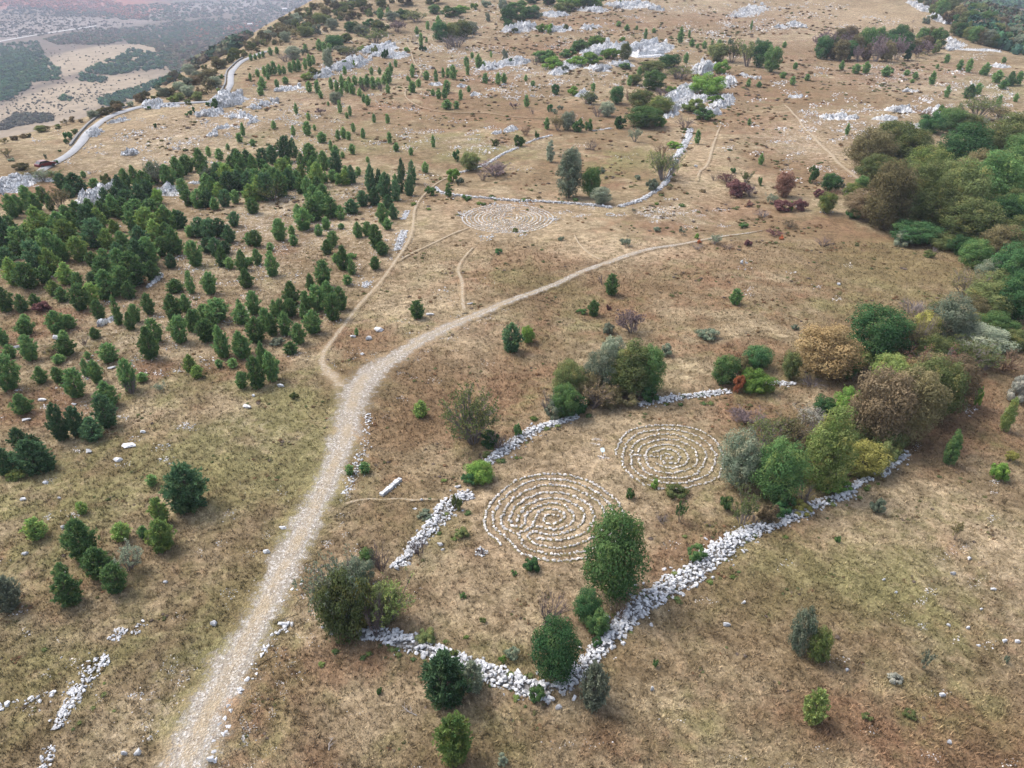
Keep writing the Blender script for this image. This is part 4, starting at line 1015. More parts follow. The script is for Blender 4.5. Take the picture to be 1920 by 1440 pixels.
def pine_proto(seed, H=1.35, levels=15, tufts=22, blen=.085):
    """young black pine: whorls of upcurved limbs clothed with needle tufts"""
    g = np.random.default_rng(seed); r = random.Random(seed); mb = MB(); tr = MB()
    lean = Vector((r.gauss(0, .02), r.gauss(0, .02), 0))
    tr.tube([(0, 0, -.03), tuple(lean * .5 + Vector((0, 0, .5 * H))), tuple(lean + Vector((0, 0, .97 * H)))], [.034, .02, .004], 6)
    pk = r.uniform(.26, .48); sh = r.uniform(.42, .78); P = []; D = []; T = []
    for l in range(levels):
        t = (l + .35) / levels; z0 = H * (.03 + .93 * t)
        prof = min(1, (.55 + .45 * t / pk) if t < pk else ((1 - t) / (1 - pk)) ** sh + .03)
        nb = max(3, int(round(8 * (1 - .5 * t)))); a0 = r.uniform(0, 6.28)
        for b in range(nb):
            a = a0 + 6.283 * b / nb + r.gauss(0, .16); Lr = .47 * prof * r.uniform(.60, 1.16)
            up = (.10 + .35 * t) * Lr + r.gauss(0, .012)
            p0 = Vector((lean.x * t, lean.y * t, z0)); p1 = p0 + Vector((math.cos(a) * Lr * .6, math.sin(a) * Lr * .6, up * .3)); p2 = p0 + Vector((math.cos(a) * Lr, math.sin(a) * Lr, up + .02))
            tr.tube([p0, p1, p2], [.009 * (1.1 - t), .006, .002], 4)
            n = max(5, int(tufts * (.35 + .65 * prof)))
            bt = g.random()
            for k in range(n):
                s = g.uniform(.30, 1.04) ** .8; q = p0.lerp(p1, s / .6) if s < .6 else p1.lerp(p2, (s - .6) / .4)
                wd = .10 * prof * g.uniform(.3, 1.15)
                o = np.array([math.cos(a + 1.57), math.sin(a + 1.57), 0]) * g.normal(0, 1) * wd * .75 + np.array([0, 0, 1]) * g.normal(.012, .030)
                P.append(np.array(q) + o); dd = np.array([math.cos(a) * .65, math.sin(a) * .65, .75]) + g.normal(0, .28, 3)
                D.append(dd / np.linalg.norm(dd)); T.append(.4 * bt + .6 * g.random())
    for k in range(8):
        P.append(np.array([lean.x, lean.y, H * (.93 + .01 * k)])); D.append(np.array([0, 0, 1.0])); T.append(.8)
    P = np.array(P); D = np.array(D); T = np.array(T); n = len(P)
    for k in range(4):                                   # each tuft is a brush of four narrow blades
        dv = D + g.normal(0, .55, (n, 3)); dv /= np.linalg.norm(dv, axis=1)[:, None]
        sd = np.cross(dv, rdir(g, n)); sd /= np.linalg.norm(sd, axis=1)[:, None] + 1e-9
        L = blen * g.uniform(.6, 1.15, n)[:, None]; w = L * .20
        V = np.stack([P - sd * w, P + sd * w, P + dv * L + sd * w * .5, P + dv * L - sd * w * .5], 1).reshape(-1, 3)
        mb.add(V, np.arange(n * 4).reshape(-1, 4), 0, np.repeat(np.clip(T + g.normal(0, .12, n), 0, 1), 4))
    return mb, tr

def bare_proto(seed, H=.8, stems=16, leaves=0, size=.022):
    r = random.Random(seed); g = np.random.default_rng(seed); tr = MB(); tips = []
    def grow(p, d, L, rad, lv):
        q = p + d * L; md = p + d * L * .5 + Vector((r.gauss(0, .03), r.gauss(0, .03), r.gauss(0, .02))) * L
        tr.tube([p, md, q], [rad, rad * .8, rad * .55], 3); tips.append(q)
        if lv <= 0: return
        for _ in range(3 if lv > 1 else 3):
            nd = (d + Vector((r.gauss(0, .42), r.gauss(0, .42), r.gauss(.08, .3)))).normalized()
            grow(p.lerp(q, r.uniform(.45, 1.0)), nd, L * r.uniform(.5, .75), rad * .55, lv - 1)
    for i in range(stems):
        a = r.uniform(0, 6.28); sp = r.uniform(.1, .75)
        d = Vector((math.cos(a) * sp, math.sin(a) * sp, 1.0)).normalized()
        grow(Vector((math.cos(a) * .05, math.sin(a) * .05, -.02)), d, H * r.uniform(.32, .46), .011, 2)
    V = np.concatenate(tr.V); sc = np.array([.5 / max(1e-3, np.percentile(np.abs(V[:, :2]), 98))] * 2 + [H / V[:, 2].max()])
    tr.V = [v * sc for v in tr.V]
    mb = None
    if leaves:
        mb = MB(); Tp = np.array([t[:] for t in tips]) * sc; Tp = Tp[Tp[:, 2] > .25 * H]
        P = Tp[g.integers(0, len(Tp), leaves)] + g.normal(0, .028, (leaves, 3)); t = g.random(leaves)
        mb.add(*leaf_cards(P, rdir(g, leaves), size, g, t)[:2], 0, np.repeat(t, 4))
    return mb, tr

PR = {}
def reg(kind, lod, H, crown, trunk):
    if crown and kind != 'sparse':
        V = np.concatenate(crown.V); sx = .5 / np.percentile(np.hypot(V[:, 0], V[:, 1]), 98.5)
        z0, z1 = np.percentile(V[:, 2], .5), np.percentile(V[:, 2], 99.7); lowz = .0 if kind in ('pine', 'shrub') else .03 * H
        fz = lambda v: (v - z0) / (z1 - z0) * (H - lowz) + lowz
        for L in (crown.V, trunk.V):
            for i, v in enumerate(L):
                w = v.copy(); w[:, :2] *= sx
                w[:, 2] = np.where(v[:, 2] > z0, fz(v[:, 2]), v[:, 2] - z0 + lowz) if L is crown.V else np.where(v[:, 2] > .15 * H, fz(np.maximum(v[:, 2], z0)), v[:, 2]); L[i] = w
    mats_c = [M['green']]
    cm = crown.mesh('crown', mats_c) if crown else None
    tm = trunk.mesh('trunk', [M['bark']]) if trunk else None
    PR.setdefault((kind, lod), []).append((H, cm, tm))

for s in range(4): reg('pine', 'hi', 1.35, *pine_proto(s, 1.35, 17, 30, .075))
for s in range(5): reg('pine', 'mid', 1.35, *pine_proto(20 + s, 1.35, 13, 17, .10))
for s in range(4): reg('pine', 'lo', 1.5, *pine_proto(40 + s, 1.5, 8, 8, .17))
for s in range(4): reg('tree', 'hi', 1.1, *broadleaf(60 + s, 1.1, 14500, .0155, 62, .04))
for s in range(5): reg('tree', 'mid', 1.1, *broadleaf(80 + s, 1.1, 6800, .0235, 46, .04))
for s in range(4): reg('tree', 'lo', 1.0, *broadleaf(100 + s, 1.0, 1300, .055, 14, .05))
for s in range(2): reg('tall', 'hi', 1.9, *broadleaf(120 + s, 1.9, 15000, .0180, 105, .05, 1.0, .45))
for s in range(2): reg('tall', 'mid', 1.9, *broadleaf(130 + s, 1.9, 7200, .029, 80, .05, 1.0, .45))
for s in range(2): reg('tall', 'lo', 1.9, *broadleaf(140 + s, 1.9, 1700, .06, 40, .05, 1.0, .45))
for s in range(3): reg('shrub', 'hi', .75, *shrub_proto(150 + s, .75, 11000, .0175, 48))
for s in range(4): reg('shrub', 'mid', .75, *shrub_proto(160 + s, .75, 3600, .032, 20))
for s in range(4): reg('shrub', 'lo', .7, *shrub_proto(170 + s, .7, 900, .065, 11, 4))
for s in range(4):
    for lod, st in (('hi', 20), ('mid', 14), ('lo', 7)): reg('bare', lod, .8, *bare_proto(180 + s, .8, st))
for s in range(3):
    for lod, st, lf, sz in (('hi', 20, 2600, .020), ('mid', 14, 1700, .028), ('lo', 7, 500, .06)): reg('sparse', lod, .95, *bare_proto(190 + s, .95, st, lf, sz))
def lo_merge():
    """far plants are one mesh: crown and wood together"""
    for (k, lod), lst in list(PR.items()):
        if lod != 'lo': continue
        out = []
        for (H, cm, tm) in lst:
            mb = MB()
            for j, me in enumerate((cm, tm)):
                if me is None: continue
                n = len(me.vertices); v = np.zeros(n * 3); me.vertices.foreach_get('co', v)
                t = np.zeros(n); me.attributes['tint'].data.foreach_get('value', t)
                f = np.zeros(len(me.polygons) * 3, int); me.polygons.foreach_get('vertices', f)
                mb.add(v.reshape(-1, 3), f.reshape(-1, 3), j if cm else 0, t)
            out.append((H, mb.mesh('plant', [M['green'], M['bark']] if cm else [M['twig']]), None))
        PR[(k, lod)] = out
lo_merge()
print('protos done')

# ------------------------------------------------------------------ planting
ORD = ['', 'first', 'second', 'third', 'fourth', 'fifth', 'sixth', 'seventh', 'eighth', 'ninth', 'tenth', 'eleventh', 'twelfth', 'thirteenth', 'fourteenth', 'fifteenth', 'sixteenth', 'seventeenth', 'eighteenth', 'nineteenth', 'twentieth', 'twenty-first', 'twenty-second', 'twenty-third', 'twenty-fourth', 'twenty-fifth', 'twenty-sixth', 'twenty-seventh', 'twenty-eighth', 'twenty-ninth', 'thirtieth']
PLANTS = []     # (kind, mat, x, base y, w, h, label, group)
NOUN = {'pine': 'pine', 'tree': 'tree', 'tall': 'tree', 'shrub': 'shrub', 'bare': 'bush', 'sparse': 'bush'}
def CL(phrase, group, items, default=None):
    """a cluster: items (x, yb, w, h[, kind, mat]); every one is named by its order from the left within the cluster"""
    rows = []
    for it in items:
        k, m = (it[4], it[5]) if len(it) > 4 else default
        rows.append([k, m, *it[:4]])
    rows.sort(key=lambda q: q[2])
    for i, q in enumerate(rows):
        nm = NOUN[q[0]]; adj = ADJ[q[1]]
        if len(rows) == 1: lb = f'{adj} {nm} {phrase}'
        else:
            same = sum(1 for z in rows if ADJ[z[1]] == adj and NOUN[z[0]] == nm)
            if same == 1: lb = f'{adj} {nm} {phrase}'
            else:
                o = ORD[i + 1]
                lb = f'{adj} {nm}, {o} from left {phrase}'
        PLANTS.append((*q, lb, group))

def ROW(line, n, w, h, jit=.18, jy=4, kinds=None):
    L = np.array(line, float); d = np.r_[0, np.cumsum(np.linalg.norm(np.diff(L, axis=0), axis=1))]; out = []
    for i in range(n):
        s = d[-1] * (i + .5 + rnd.uniform(-.25, .25)) / n
        f = rnd.uniform(1 - jit * 2.3, 1 + jit * 1.0)
        e = (float(np.interp(s, d, L[:, 0])), float(np.interp(s, d, L[:, 1])) + rnd.uniform(-jy, jy), w * f, h * f * rnd.uniform(.85, 1.15))
        if kinds: e = (*e, *kinds[rnd.randrange(len(kinds))])
        out.append(e)
    return out
GP = 'young pines scattered over the karst slope'
GT = 'broadleaf trees along the walls and woods'
GS = 'shrubs and bushes on the dry pasture'
pk = [('pine', 'pine'), ('pine', 'pine'), ('pine', 'pinedk'), ('pine', 'pinelt')]
def PN(lst): return [(*t, *(pk[rnd.randrange(4)] if len(t) == 4 else ('pine', t[4]))) if not (len(t) > 5) else t for t in lst]
# the dense grove at the west side, rows from its lower edge upwards
CL('in the lower edge row of the dense western grove', GP, ROW([(10,530),(45,546),(85,536),(122,574),(162,586),(195,562),(222,554),(262,540),(300,520)], 11, 42, 52, .2, 5, pk))
CL('in the second row of the dense western grove', GP, ROW([(2,506),(60,520),(110,514),(140,545),(190,538),(240,520),(290,505),(332,500)], 12, 40, 52, .2, 5, pk))
CL('in the third row of the dense western grove', GP, ROW([(0,486),(60,492),(120,488),(180,505),(240,492),(300,482),(345,478)], 13, 38, 50, .2, 5, pk))
CL('in the fourth row of the dense western grove', GP, ROW([(2,464),(70,468),(140,462),(200,472),(260,462),(332,455)], 12, 38, 48, .2, 4, pk))
CL('in the fifth row of the dense western grove', GP, ROW([(8,442),(60,442),(120,440),(180,442),(230,438),(310,430),(350,428)], 12, 36, 46, .2, 4, pk))
CL('in the sixth row of the western grove below the slabs', GP, [(150,424,36,46),(172,418,36,44),(132,430,34,44),(196,420,34,42),(216,408,34,42),(236,412,34,40),(258,420,52,44),(288,416,44,42),(314,428,36,42),(334,430,26,36),(358,446,20,24)], ('pine', 'pine'))
CL('between the slanted slab and the rock pavement', GP, [(204,398,26,44),(222,392,34,40),(242,396,38,40),(264,388,34,42),(280,378,30,38),(228,372,26,42)], ('pine', 'pinedk'))
CL('along the upper edge of the western grove', GP, [(238,360,28,42),(256,352,24,40),(272,362,34,40),(288,346,30,40),(318,352,32,42),(334,336,28,40),(346,330,22,34),(354,324,24,32),(378,322,32,42),(388,342,26,34),(347,372,22,36),(383,346,16,18),(356,388,26,32),(374,392,32,36)], ('pine', 'pine'))
CL('in the loose group above the grove near the western crag', GP, [(26,410,30,44),(36,402,26,36),(58,398,36,48),(70,404,30,40),(83,381,22,30),(97,396,18,30)], ('pine', 'pine'))
CL('in the group below the leafless hedge and white slab', GP, [(118,356,28,30),(144,366,44,40),(158,334,11,14),(178,354,22,20),(132,372,26,26)], ('pine', 'pinedk'))
CL('beside the slanted slab', GT, [(114,396,42,46,'sparse','olivebr'),(200,353,22,26,'shrub','olive')])
CL('inside the western grove', GT, [(306,348,36,46,'sparse','pinegy'),(298,384,24,30,'tree','bright'),(90,422,30,20,'shrub','lime')])
# the central pine grove
CL('in the lower edge row of the central pine grove', GP, ROW([(376,390),(415,393),(440,384),(480,381),(540,370)], 8, 32, 42, .2, 3, pk))
CL('in the second row of the central pine grove', GP, ROW([(372,370),(410,372),(450,363),(500,359),(560,354),(602,352)], 13, 30, 40, .2, 3, pk))
CL('in the third row of the central pine grove', GP, ROW([(382,348),(420,347),(470,341),(520,340),(580,338),(645,345),(672,340)], 15, 28, 38, .2, 3, pk))
CL('in the fourth row of the central pine grove', GP, ROW([(400,328),(450,326),(520,318),(600,318),(640,325)], 11, 26, 36, .2, 3, pk))
CL('in the top row of the central pine grove', GP, [(446,314,24,34),(464,312,26,30),(494,320,26,40),(512,308,26,34),(536,304,30,46),(552,296,20,36),(580,312,14,40),(585,300,9,24)], ('pine', 'pinedk'))
CL('in the middle of the lower edge of the central grove', GT, [(512,380,46,40,'sparse','olive'),(392,344,26,30,'tree','grey')])
CL('in the spur hanging below the central grove', GP, [(565,364,24,30),(580,374,26,42),(598,372,28,40),(590,392,34,44),(607,386,28,40),(588,416,40,42),(604,402,28,42),(622,410,34,40),(640,413,20,28),(570,434,42,42),(560,410,18,28),(635,348,16,24)], ('pine', 'pine'))
CL('in the stand left of the footpath junction', GP, [(697,362,22,52),(712,362,20,44),(724,375,30,50),(702,386,28,34),(681,388,24,30),(660,402,32,28),(743,378,20,40),(728,392,22,26),(738,412,22,28),(754,338,16,40),(751,362,18,36),(773,346,20,44),(768,368,22,38),(742,352,14,26)], ('pine', 'pinedk'))
CL('below the stand at the footpath junction', GP, [(718,420,28,38),(727,432,20,24),(706,468,28,46),(717,480,26,26),(672,447,22,30),(690,444,22,28),(704,507,22,26)], ('pine', 'pine'))
CL('scattered on the stones between grove and footpath', GP, [(475,402,26,30),(526,453,30,42),(548,442,15,20),(551,462,19,23),(467,461,18,26),(482,464,24,32),(507,472,17,18),(598,444,19,24),(612,432,19,26),(624,464,23,30),(614,478,23,28),(640,430,14,12)], ('pine', 'pine'))
CL('in the knot of pines under the stones', GP, [(376,446,32,38),(394,452,32,40),(414,446,30,36),(440,426,24,28),(432,456,26,34),(407,482,30,36),(390,476,28,30),(424,478,26,26)], ('pine', 'pinedk'))
CL('in the line under the knot of pines', GP, [(368,502,36,50),(418,502,28,40),(432,506,20,24),(456,510,26,40),(484,499,21,32),(512,520,28,42),(506,486,16,16),(468,498,18,16)], ('pine', 'pine'))
CL('between the line and the lower thicket', GP, [(396,554,28,42),(464,542,30,38),(548,575,36,46),(546,596,30,36),(409,606,48,46),(384,598,22,28),(448,574,11,14),(478,592,30,46),(454,610,36,40)], ('pine', 'pine'))
CL('in the dense clump left of the dirt footpath', GP, [(608,540,32,52),(583,545,20,32),(598,586,36,50),(616,572,34,44),(626,604,34,52),(640,584,26,46),(652,536,20,22),(644,508,30,46),(660,516,20,30),(630,494,16,20),(588,628,38,46),(570,600,18,32),(576,586,22,40)], ('pine', 'pine'))
CL('in the lower thicket above the double pine', GP, [(388,644,36,44),(420,674,36,62),(456,676,42,54),(482,646,42,50),(500,622,26,44),(512,632,28,44),(536,632,30,46),(528,604,26,42),(562,648,30,42),(546,666,28,25),(372,620,24,40),(398,618,26,30),(516,594,20,32)], ('pine', 'pine'))
CL('making up the big double pine by the track fork', GP, [(484,732,44,62),(512,718,36,58),(495,692,22,50),(455,731,24,34)], ('pine', 'pine'))
CL('near the big double pine', GP, [(412,691,16,18),(437,692,21,21),(371,711,23,26),(358,699,26,34)], ('pine', 'pinelt'))
CL('left of the thicket on the stony slope', GP, [(330,606,38,54),(350,586,24,34),(340,646,34,52),(364,624,28,44),(392,642,34,44),(284,676,40,62),(294,644,30,46),(282,592,25,42),(256,606,22,36),(246,620,22,34),(225,611,19,56),(188,601,25,38),(244,562,27,34),(331,551,32,28),(360,552,19,44),(396,553,24,42)], ('pine', 'pine'))
CL('in the row under the western grove', GP, [(14,587,36,50),(44,586,24,34),(68,577,22,26),(112,629,42,46),(134,618,24,28),(180,637,24,23),(50,632,36,34),(50,612,20,24),(60,679,32,50)], ('pine', 'pine'))
CL('in the open slope west of the grey dead bush', GP, [(8,650,24,36),(128,670,34,40),(122,642,18,24),(166,674,14,16),(207,682,36,36),(22,674,22,28),(20,736,48,66),(80,721,28,34),(112,720,26,32),(112,684,26,20)], ('pine', 'pine'))
CL('in the group above the tall trio', GP, [(146,750,42,58),(165,708,20,36),(184,720,28,44),(205,768,42,52),(46,780,38,42),(246,736,34,62),(268,718,24,20)], ('pine', 'pine'))
CL('in the tall trio at the slope foot', GP, [(118,830,38,72),(148,822,36,58),(176,830,48,46),(204,806,40,64)], ('pine', 'pinedk'))
CL('in the dense clump at the west edge', GP, [(42,850,36,46),(70,894,64,66),(70,856,28,40),(12,894,36,52),(32,888,34,40),(92,886,34,36)], ('pine', 'pinedk'))
CL('standing big and alone left of the gravel track', GP, [(358,966,78,90)], ('pine', 'pinedk'))
CL('around the big lone pine', GP, [(286,914,22,24),(157,967,22,25),(72,1016,40,42),(304,988,34,52),(308,1038,54,60),(231,1018,34,36),(271,1012,20,25)], ('pine', 'pinelt'))
CL('in the lower left group of five', GP, [(162,1054,56,76),(190,1088,52,58),(220,1118,48,56),(134,1140,50,60),(122,1100,30,42)], ('pine', 'pine'))
CL('cut by the west edge with its trunk showing', GP, [(18,1152,54,62)], ('pine', 'pinegy'))
CL('behind the lower left group of five', GT, [(242,1078,44,52,'sparse','pinegy')])
CL('at the bottom edge of the picture', GP, [(852,1440,66,84)], ('pine', 'pinelt'))
CL('below the outer wall', GP, [(838,1334,90,96)], ('pine', 'pinedk'))
CL('right of the dark pine below the outer wall', GP, [(886,1302,46,56)], ('pine', 'pinegy'))
CL('right of the sharp wall corner', GP, [(1112,1334,56,78)], ('pine', 'pinegy'))
CL('with a rounded outline low on the eastern pasture', GP, [(1521,1364,46,62)], ('pine', 'lime'))
CL('alone above the bare willow', GP, [(789,785,32,34)], ('pine', 'pinelt'))
CL('beside the white slab left of the main track', GP, [(783,600,28,36)], ('pine', 'pine'))
CL('standing dark in the middle of the pasture', GP, [(959,664,44,56)], ('pine', 'pinedk'))
CL('attached to the dark pine in the pasture middle', GT, [(990,646,28,34,'tree','bright')])
CL('above the purple bush in the right pasture', GP, [(1113,595,26,32),(1146,556,28,42)], ('pine', 'pine'))
CL('alone on the brown slope right of centre', GP, [(1378,573,26,31)], ('pine', 'pine'))
CL('on the gravel track verge', GP, [(656,893,18,22),(685,890,22,24)], ('pine', 'pinelt'))
CL('tiny beside the pale boulders at the fork', GP, [(669,630,9,16)], ('pine', 'pinegy'))
# small pines of the upper slope
CL('on the bare slope above the central grove', GP, [(556,215,9,22),(579,226,9,15),(638,213,10,25),(657,218,8,20),(651,222,8,12),(514,243,11,17),(551,256,10,21),(577,255,18,28),(590,245,8,12),(604,269,21,22),(634,262,10,19),(645,260,12,22),(654,263,11,17)], ('pine', 'pine'))
CL('in the loose row right of the central grove', GP, [(663,249,10,19),(681,260,11,20),(731,270,11,23),(743,285,13,18),(621,284,9,22),(630,293,17,21),(643,297,10,13),(661,290,13,21),(702,231,9,18),(727,232,10,19),(690,305,9,12),(648,330,14,20),(672,330,13,18),(798,325,15,22)], ('pine', 'pine'))
CL('just above the west end of the central grove', GP, [(457,256,10,26),(450,268,14,19),(474,275,13,15),(428,282,9,13),(392,295,12,21),(413,302,19,24)], ('pine', 'pine'))
CL('below the long row of hill pines', GP, [(683,193,9,17),(690,199,12,21),(675,182,11,16),(774,174,14,20),(728,176,11,19),(616,199,6,9),(640,181,10,15)], ('pine', 'pinedk'))
CL('in the long row of hill pines under the white ridge', GP, [(622,170,10,24),(632,174,10,24),(642,168,12,28),(651,174,13,22),(661,178,14,22),(666,160,12,18),(678,168,13,24),(689,165,14,24),(700,168,14,24),(711,166,13,20),(728,158,16,30),(733,140,10,22),(655,162,9,18),(720,160,10,20)], ('pine', 'pinedk'))
CL('near the low ledge between the pine rows', GP, [(580,174,14,22),(596,177,12,26),(602,185,10,15),(536,158,14,14),(520,165,10,16),(493,168,17,24),(490,180,15,18),(470,151,7,14),(503,150,9,14)], ('pine', 'pine'))
CL('in the dark row above the low ledge', GP, [(484,145,10,15),(497,144,10,20),(506,142,12,22),(515,141,13,26),(525,141,10,20),(545,137,10,20),(553,135,12,22),(561,134,12,22),(573,131,10,22),(581,126,13,24),(588,122,10,18),(533,140,10,16)], ('pine', 'pinedk'))
CL('beside the road crest', GP, [(471,114,8,13),(479,112,8,11),(487,110,8,11),(494,108,8,12),(508,104,11,15),(520,102,10,14)], ('pine', 'pinedk'))
CL('above the fluted crag', GP, [(573,98,10,15),(600,96,14,22),(609,99,12,20),(618,97,10,16),(630,92,12,18),(648,72,8,9)], ('pine', 'pinedk'))
CL('right of the long white ridge', GP, [(647,141,9,17),(697,141,9,15),(712,140,8,14),(774,140,10,20),(742,126,8,14),(765,152,8,10),(713,36,14,20),(728,28,10,14)], ('pine', 'pinedk'))
CL('around the bend of the hill path', GP, [(773,146,9,20),(800,151,14,18),(818,154,10,23),(831,147,8,20),(840,145,10,18),(850,150,18,28),(877,142,9,22),(773,174,14,22),(785,164,12,16),(768,154,6,9)], ('pine', 'pinedk'))
CL('below the bend of the hill path', GP, [(812,180,10,13),(823,186,12,18),(834,186,13,22),(838,174,15,24),(864,187,9,19),(879,173,9,12),(838,206,22,19),(856,205,12,16)], ('pine', 'pinedk'))
CL('in front of the bushy rock knoll', GP, [(875,126,12,20),(897,128,14,26),(906,128,11,13),(910,157,12,20),(934,159,13,22),(945,157,13,20),(986,153,8,13),(999,162,10,11),(921,108,6,12),(885,110,8,12)], ('pine', 'pinedk'))
CL('in the hilltop group beside the dark round thicket', GP, [(782,65,10,15),(790,86,9,24),(802,56,9,16),(815,54,8,12),(822,50,12,20),(842,55,8,12),(800,80,6,10)], ('pine', 'pinedk'))
CL('in the grass left of the upper meadow', GP, [(813,278,10,25),(744,284,9,17),(771,292,10,16)], ('pine', 'pinedk'))
CL('on the meadow slope below the hilltop thicket', GP, [(1025,243,13,23)], ('pine', 'pinedk'))
CL('thin and dark on bare grass above the meadow', GP, [(987,202,12,24)], ('pine', 'pinegy'))
CL('on the hilltop right of the largest outcrop', GP, [(1286,119,11,20),(1275,82,13,30),(1292,71,6,15),(1297,88,12,15),(1320,92,11,15),(1307,91,8,9),(1348,86,10,12),(1335,84,6,9)], ('pine', 'pinedk'))
CL('behind the largest hilltop outcrop', GP, [(1210,74,8,20),(1226,62,10,9),(1175,58,12,12),(1160,50,12,10),(1194,56,6,8)], ('pine', 'pinedk'))
CL('on the slope left of the dark hilltop thicket', GP, [(1180,162,11,20),(1199,142,12,17),(1112,172,10,16)], ('pine', 'pinedk'))
CL('on grass right of the crag', GP, [(1403,163,10,15),(1423,164,12,11),(1485,160,13,17),(1491,129,10,12),(1440,106,18,22),(1467,147,14,12),(1470,90,10,12),(1395,95,10,12)], ('pine', 'pinedk'))
CL('beside the straight wide wall', GP, [(1307,271,13,28)], ('pine', 'pine'))
CL('in the brown grass left of the maroon bushes', GP, [(1426,310,12,22),(1404,236,8,14),(1408,57,5,19)], ('pine', 'pine'))
CL('on the plateau below the sunken wood', GP, [(1490,130,9,13),(1513,152,12,13),(1577,132,11,18),(1604,139,18,19),(1622,138,16,22),(1660,144,20,20),(1699,142,14,11),(1715,148,12,13),(1746,160,14,26),(1710,156,10,8),(1672,138,8,8)], ('pine', 'pinedk'))
CL('on the plateau toward the east edge', GP, [(1774,119,12,17),(1798,132,12,20),(1814,136,14,26),(1846,142,16,24),(1868,156,20,24),(1892,162,22,26),(1908,160,16,26),(1881,118,10,11),(1757,129,8,9),(1880,168,20,18),(1838,140,8,10)], ('pine', 'pinedk'))
CL('above the right hand wood', GP, [(1774,184,12,24),(1816,186,26,26),(1832,178,14,22),(1870,202,11,24),(1903,192,11,17),(1587,254,9,23)], ('pine', 'pinedk'))

# ---- the wood at the right edge
GW = 'trees of the wood at the east edge'
CL('in the back part of the east wood', GW, [(1625,325,70,76,'tree','olivebr'),(1668,312,80,76,'tree','olive'),(1700,322,70,72,'tree','olive'),(1795,330,82,88,'tree','dkgreen'),(1850,306,70,64,'tree','olive'),(1892,296,84,76,'tree','olive'),(1735,352,62,70,'tree','lime'),(1728,352,70,40,'tree','green'),(1640,352,60,56,'tree','olive'),(1758,322,40,44,'tree','olivebr')])
CL('on the upper fringe of the east wood', GW, [(1743,250,44,36,'shrub','dkgreen'),(1782,248,46,40,'tree','green'),(1762,226,22,26,'shrub','green'),(1830,226,54,44,'sparse','olive'),(1735,222,30,22,'bare','redbr' if False else 'twig_brown'),(1880,230,40,26,'sparse','olivebr'),(1668,248,30,20,'shrub','grey'),(1815,252,50,34,'tree','olive')])
CL('in the front of the east wood', GW, [(1655,436,72,118,'tree','olivebr'),(1612,414,54,52,'tree','rust'),(1718,426,64,112,'tree','olive'),(1785,432,78,118,'tree','olive'),(1845,396,92,100,'tree','green'),(1812,460,84,80,'tree','olive'),(1870,446,64,72,'tree','dkgreen'),(1900,372,80,92,'tree','green'),(1902,428,60,60,'tree','green'),(1912,452,34,36,'tree','tan'),(1690,432,50,80,'tree','olive'),(1750,440,60,90,'tree','olive'),(1712,462,74,42,'tree','dkgreen')])
CL('at the near foot of the east wood', GW, [(1596,378,30,32,'tree','lime'),(1616,356,24,24,'tree','green'),(1690,464,32,28,'shrub','grey'),(1822,508,52,54,'tree','green'),(1865,500,60,72,'tree','olivebr'),(1748,478,20,14,'bare','twig'),(1600,412,26,22,'shrub','dkgreen')])
CL('in the dark middle part of the east wood', GW, [(1890,552,66,84,'tree','dkgreen'),(1850,545,50,54,'tree','grey'),(1810,568,54,60,'sparse','olivebr'),(1845,600,76,66,'tree','olive'),(1898,608,72,86,'tree','dkgreen'),(1900,500,50,66,'tree','green'),(1742,484,20,14,'shrub','olive')])
CL('in the lower belt of the east wood', GW, [(1637,684,92,98,'tree','dkgreen'),(1775,648,74,86,'tree','grey'),(1722,650,42,58,'tree','yellow'),(1702,668,50,76,'sparse','olivebr'),(1712,598,52,36,'bare','twig'),(1752,594,12,18,'shrub','orange'),(1838,664,84,48,'tree','pinegy'),(1880,642,18,32,'shrub','lime'),(1900,648,24,26,'shrub','yellow'),(1748,695,64,60,'tree','olive'),(1800,698,70,62,'sparse','olive'),(1880,704,84,44,'bare','twig_brown'),(1738,720,50,54,'tree','olivebr')])
# ---- the thicket along the lower enclosure
GE = 'trees and bushes round the lower enclosure'
CL('above the broken wall of the enclosure', GE, [(1542,718,104,98,'tree','tan'),(1522,730,48,26,'bare','twig'),(1582,714,38,46,'tree','green'),(1478,714,28,50,'tree','olive'),(1355,724,42,54,'tree','green'),(1418,694,46,42,'tree','dkgreen'),(1415,740,60,42,'shrub','bright'),(1382,738,20,32,'shrub','orange'),(1388,704,30,34,'shrub','olivebr'),(1620,716,40,34,'bare','twig_purple'),(1610,690,36,34,'shrub','lime')])
CL('in the big russet group of the enclosure', GE, [(1632,848,92,136,'tree','rust'),(1690,836,92,130,'tree','olivebr'),(1735,796,84,112,'tree','olive'),(1772,768,70,90,'tree','rust'),(1662,738,62,66,'tree','lime'),(1700,728,40,46,'tree','tan'),(1740,728,60,66,'sparse','redbr')])
CL('between the middle labyrinth and russet group', GE, [(1586,790,46,60,'shrub','bright'),(1542,782,38,34,'tree','dkgreen'),(1432,842,62,52,'sparse','olive'),(1490,834,64,54,'sparse','olivebr'),(1382,924,68,102,'tree','grey'),(1450,950,76,112,'tree','green'),(1540,930,72,144,'tall','lime'),(1612,896,74,62,'tree','yellow'),(1506,952,32,52,'bare','twig'),(1500,967,32,24,'shrub','yellow'),(1575,905,34,36,'bare','twig_brown'),(1650,882,40,50,'shrub','olive'),(1490,890,26,60,'shrub','rust')])
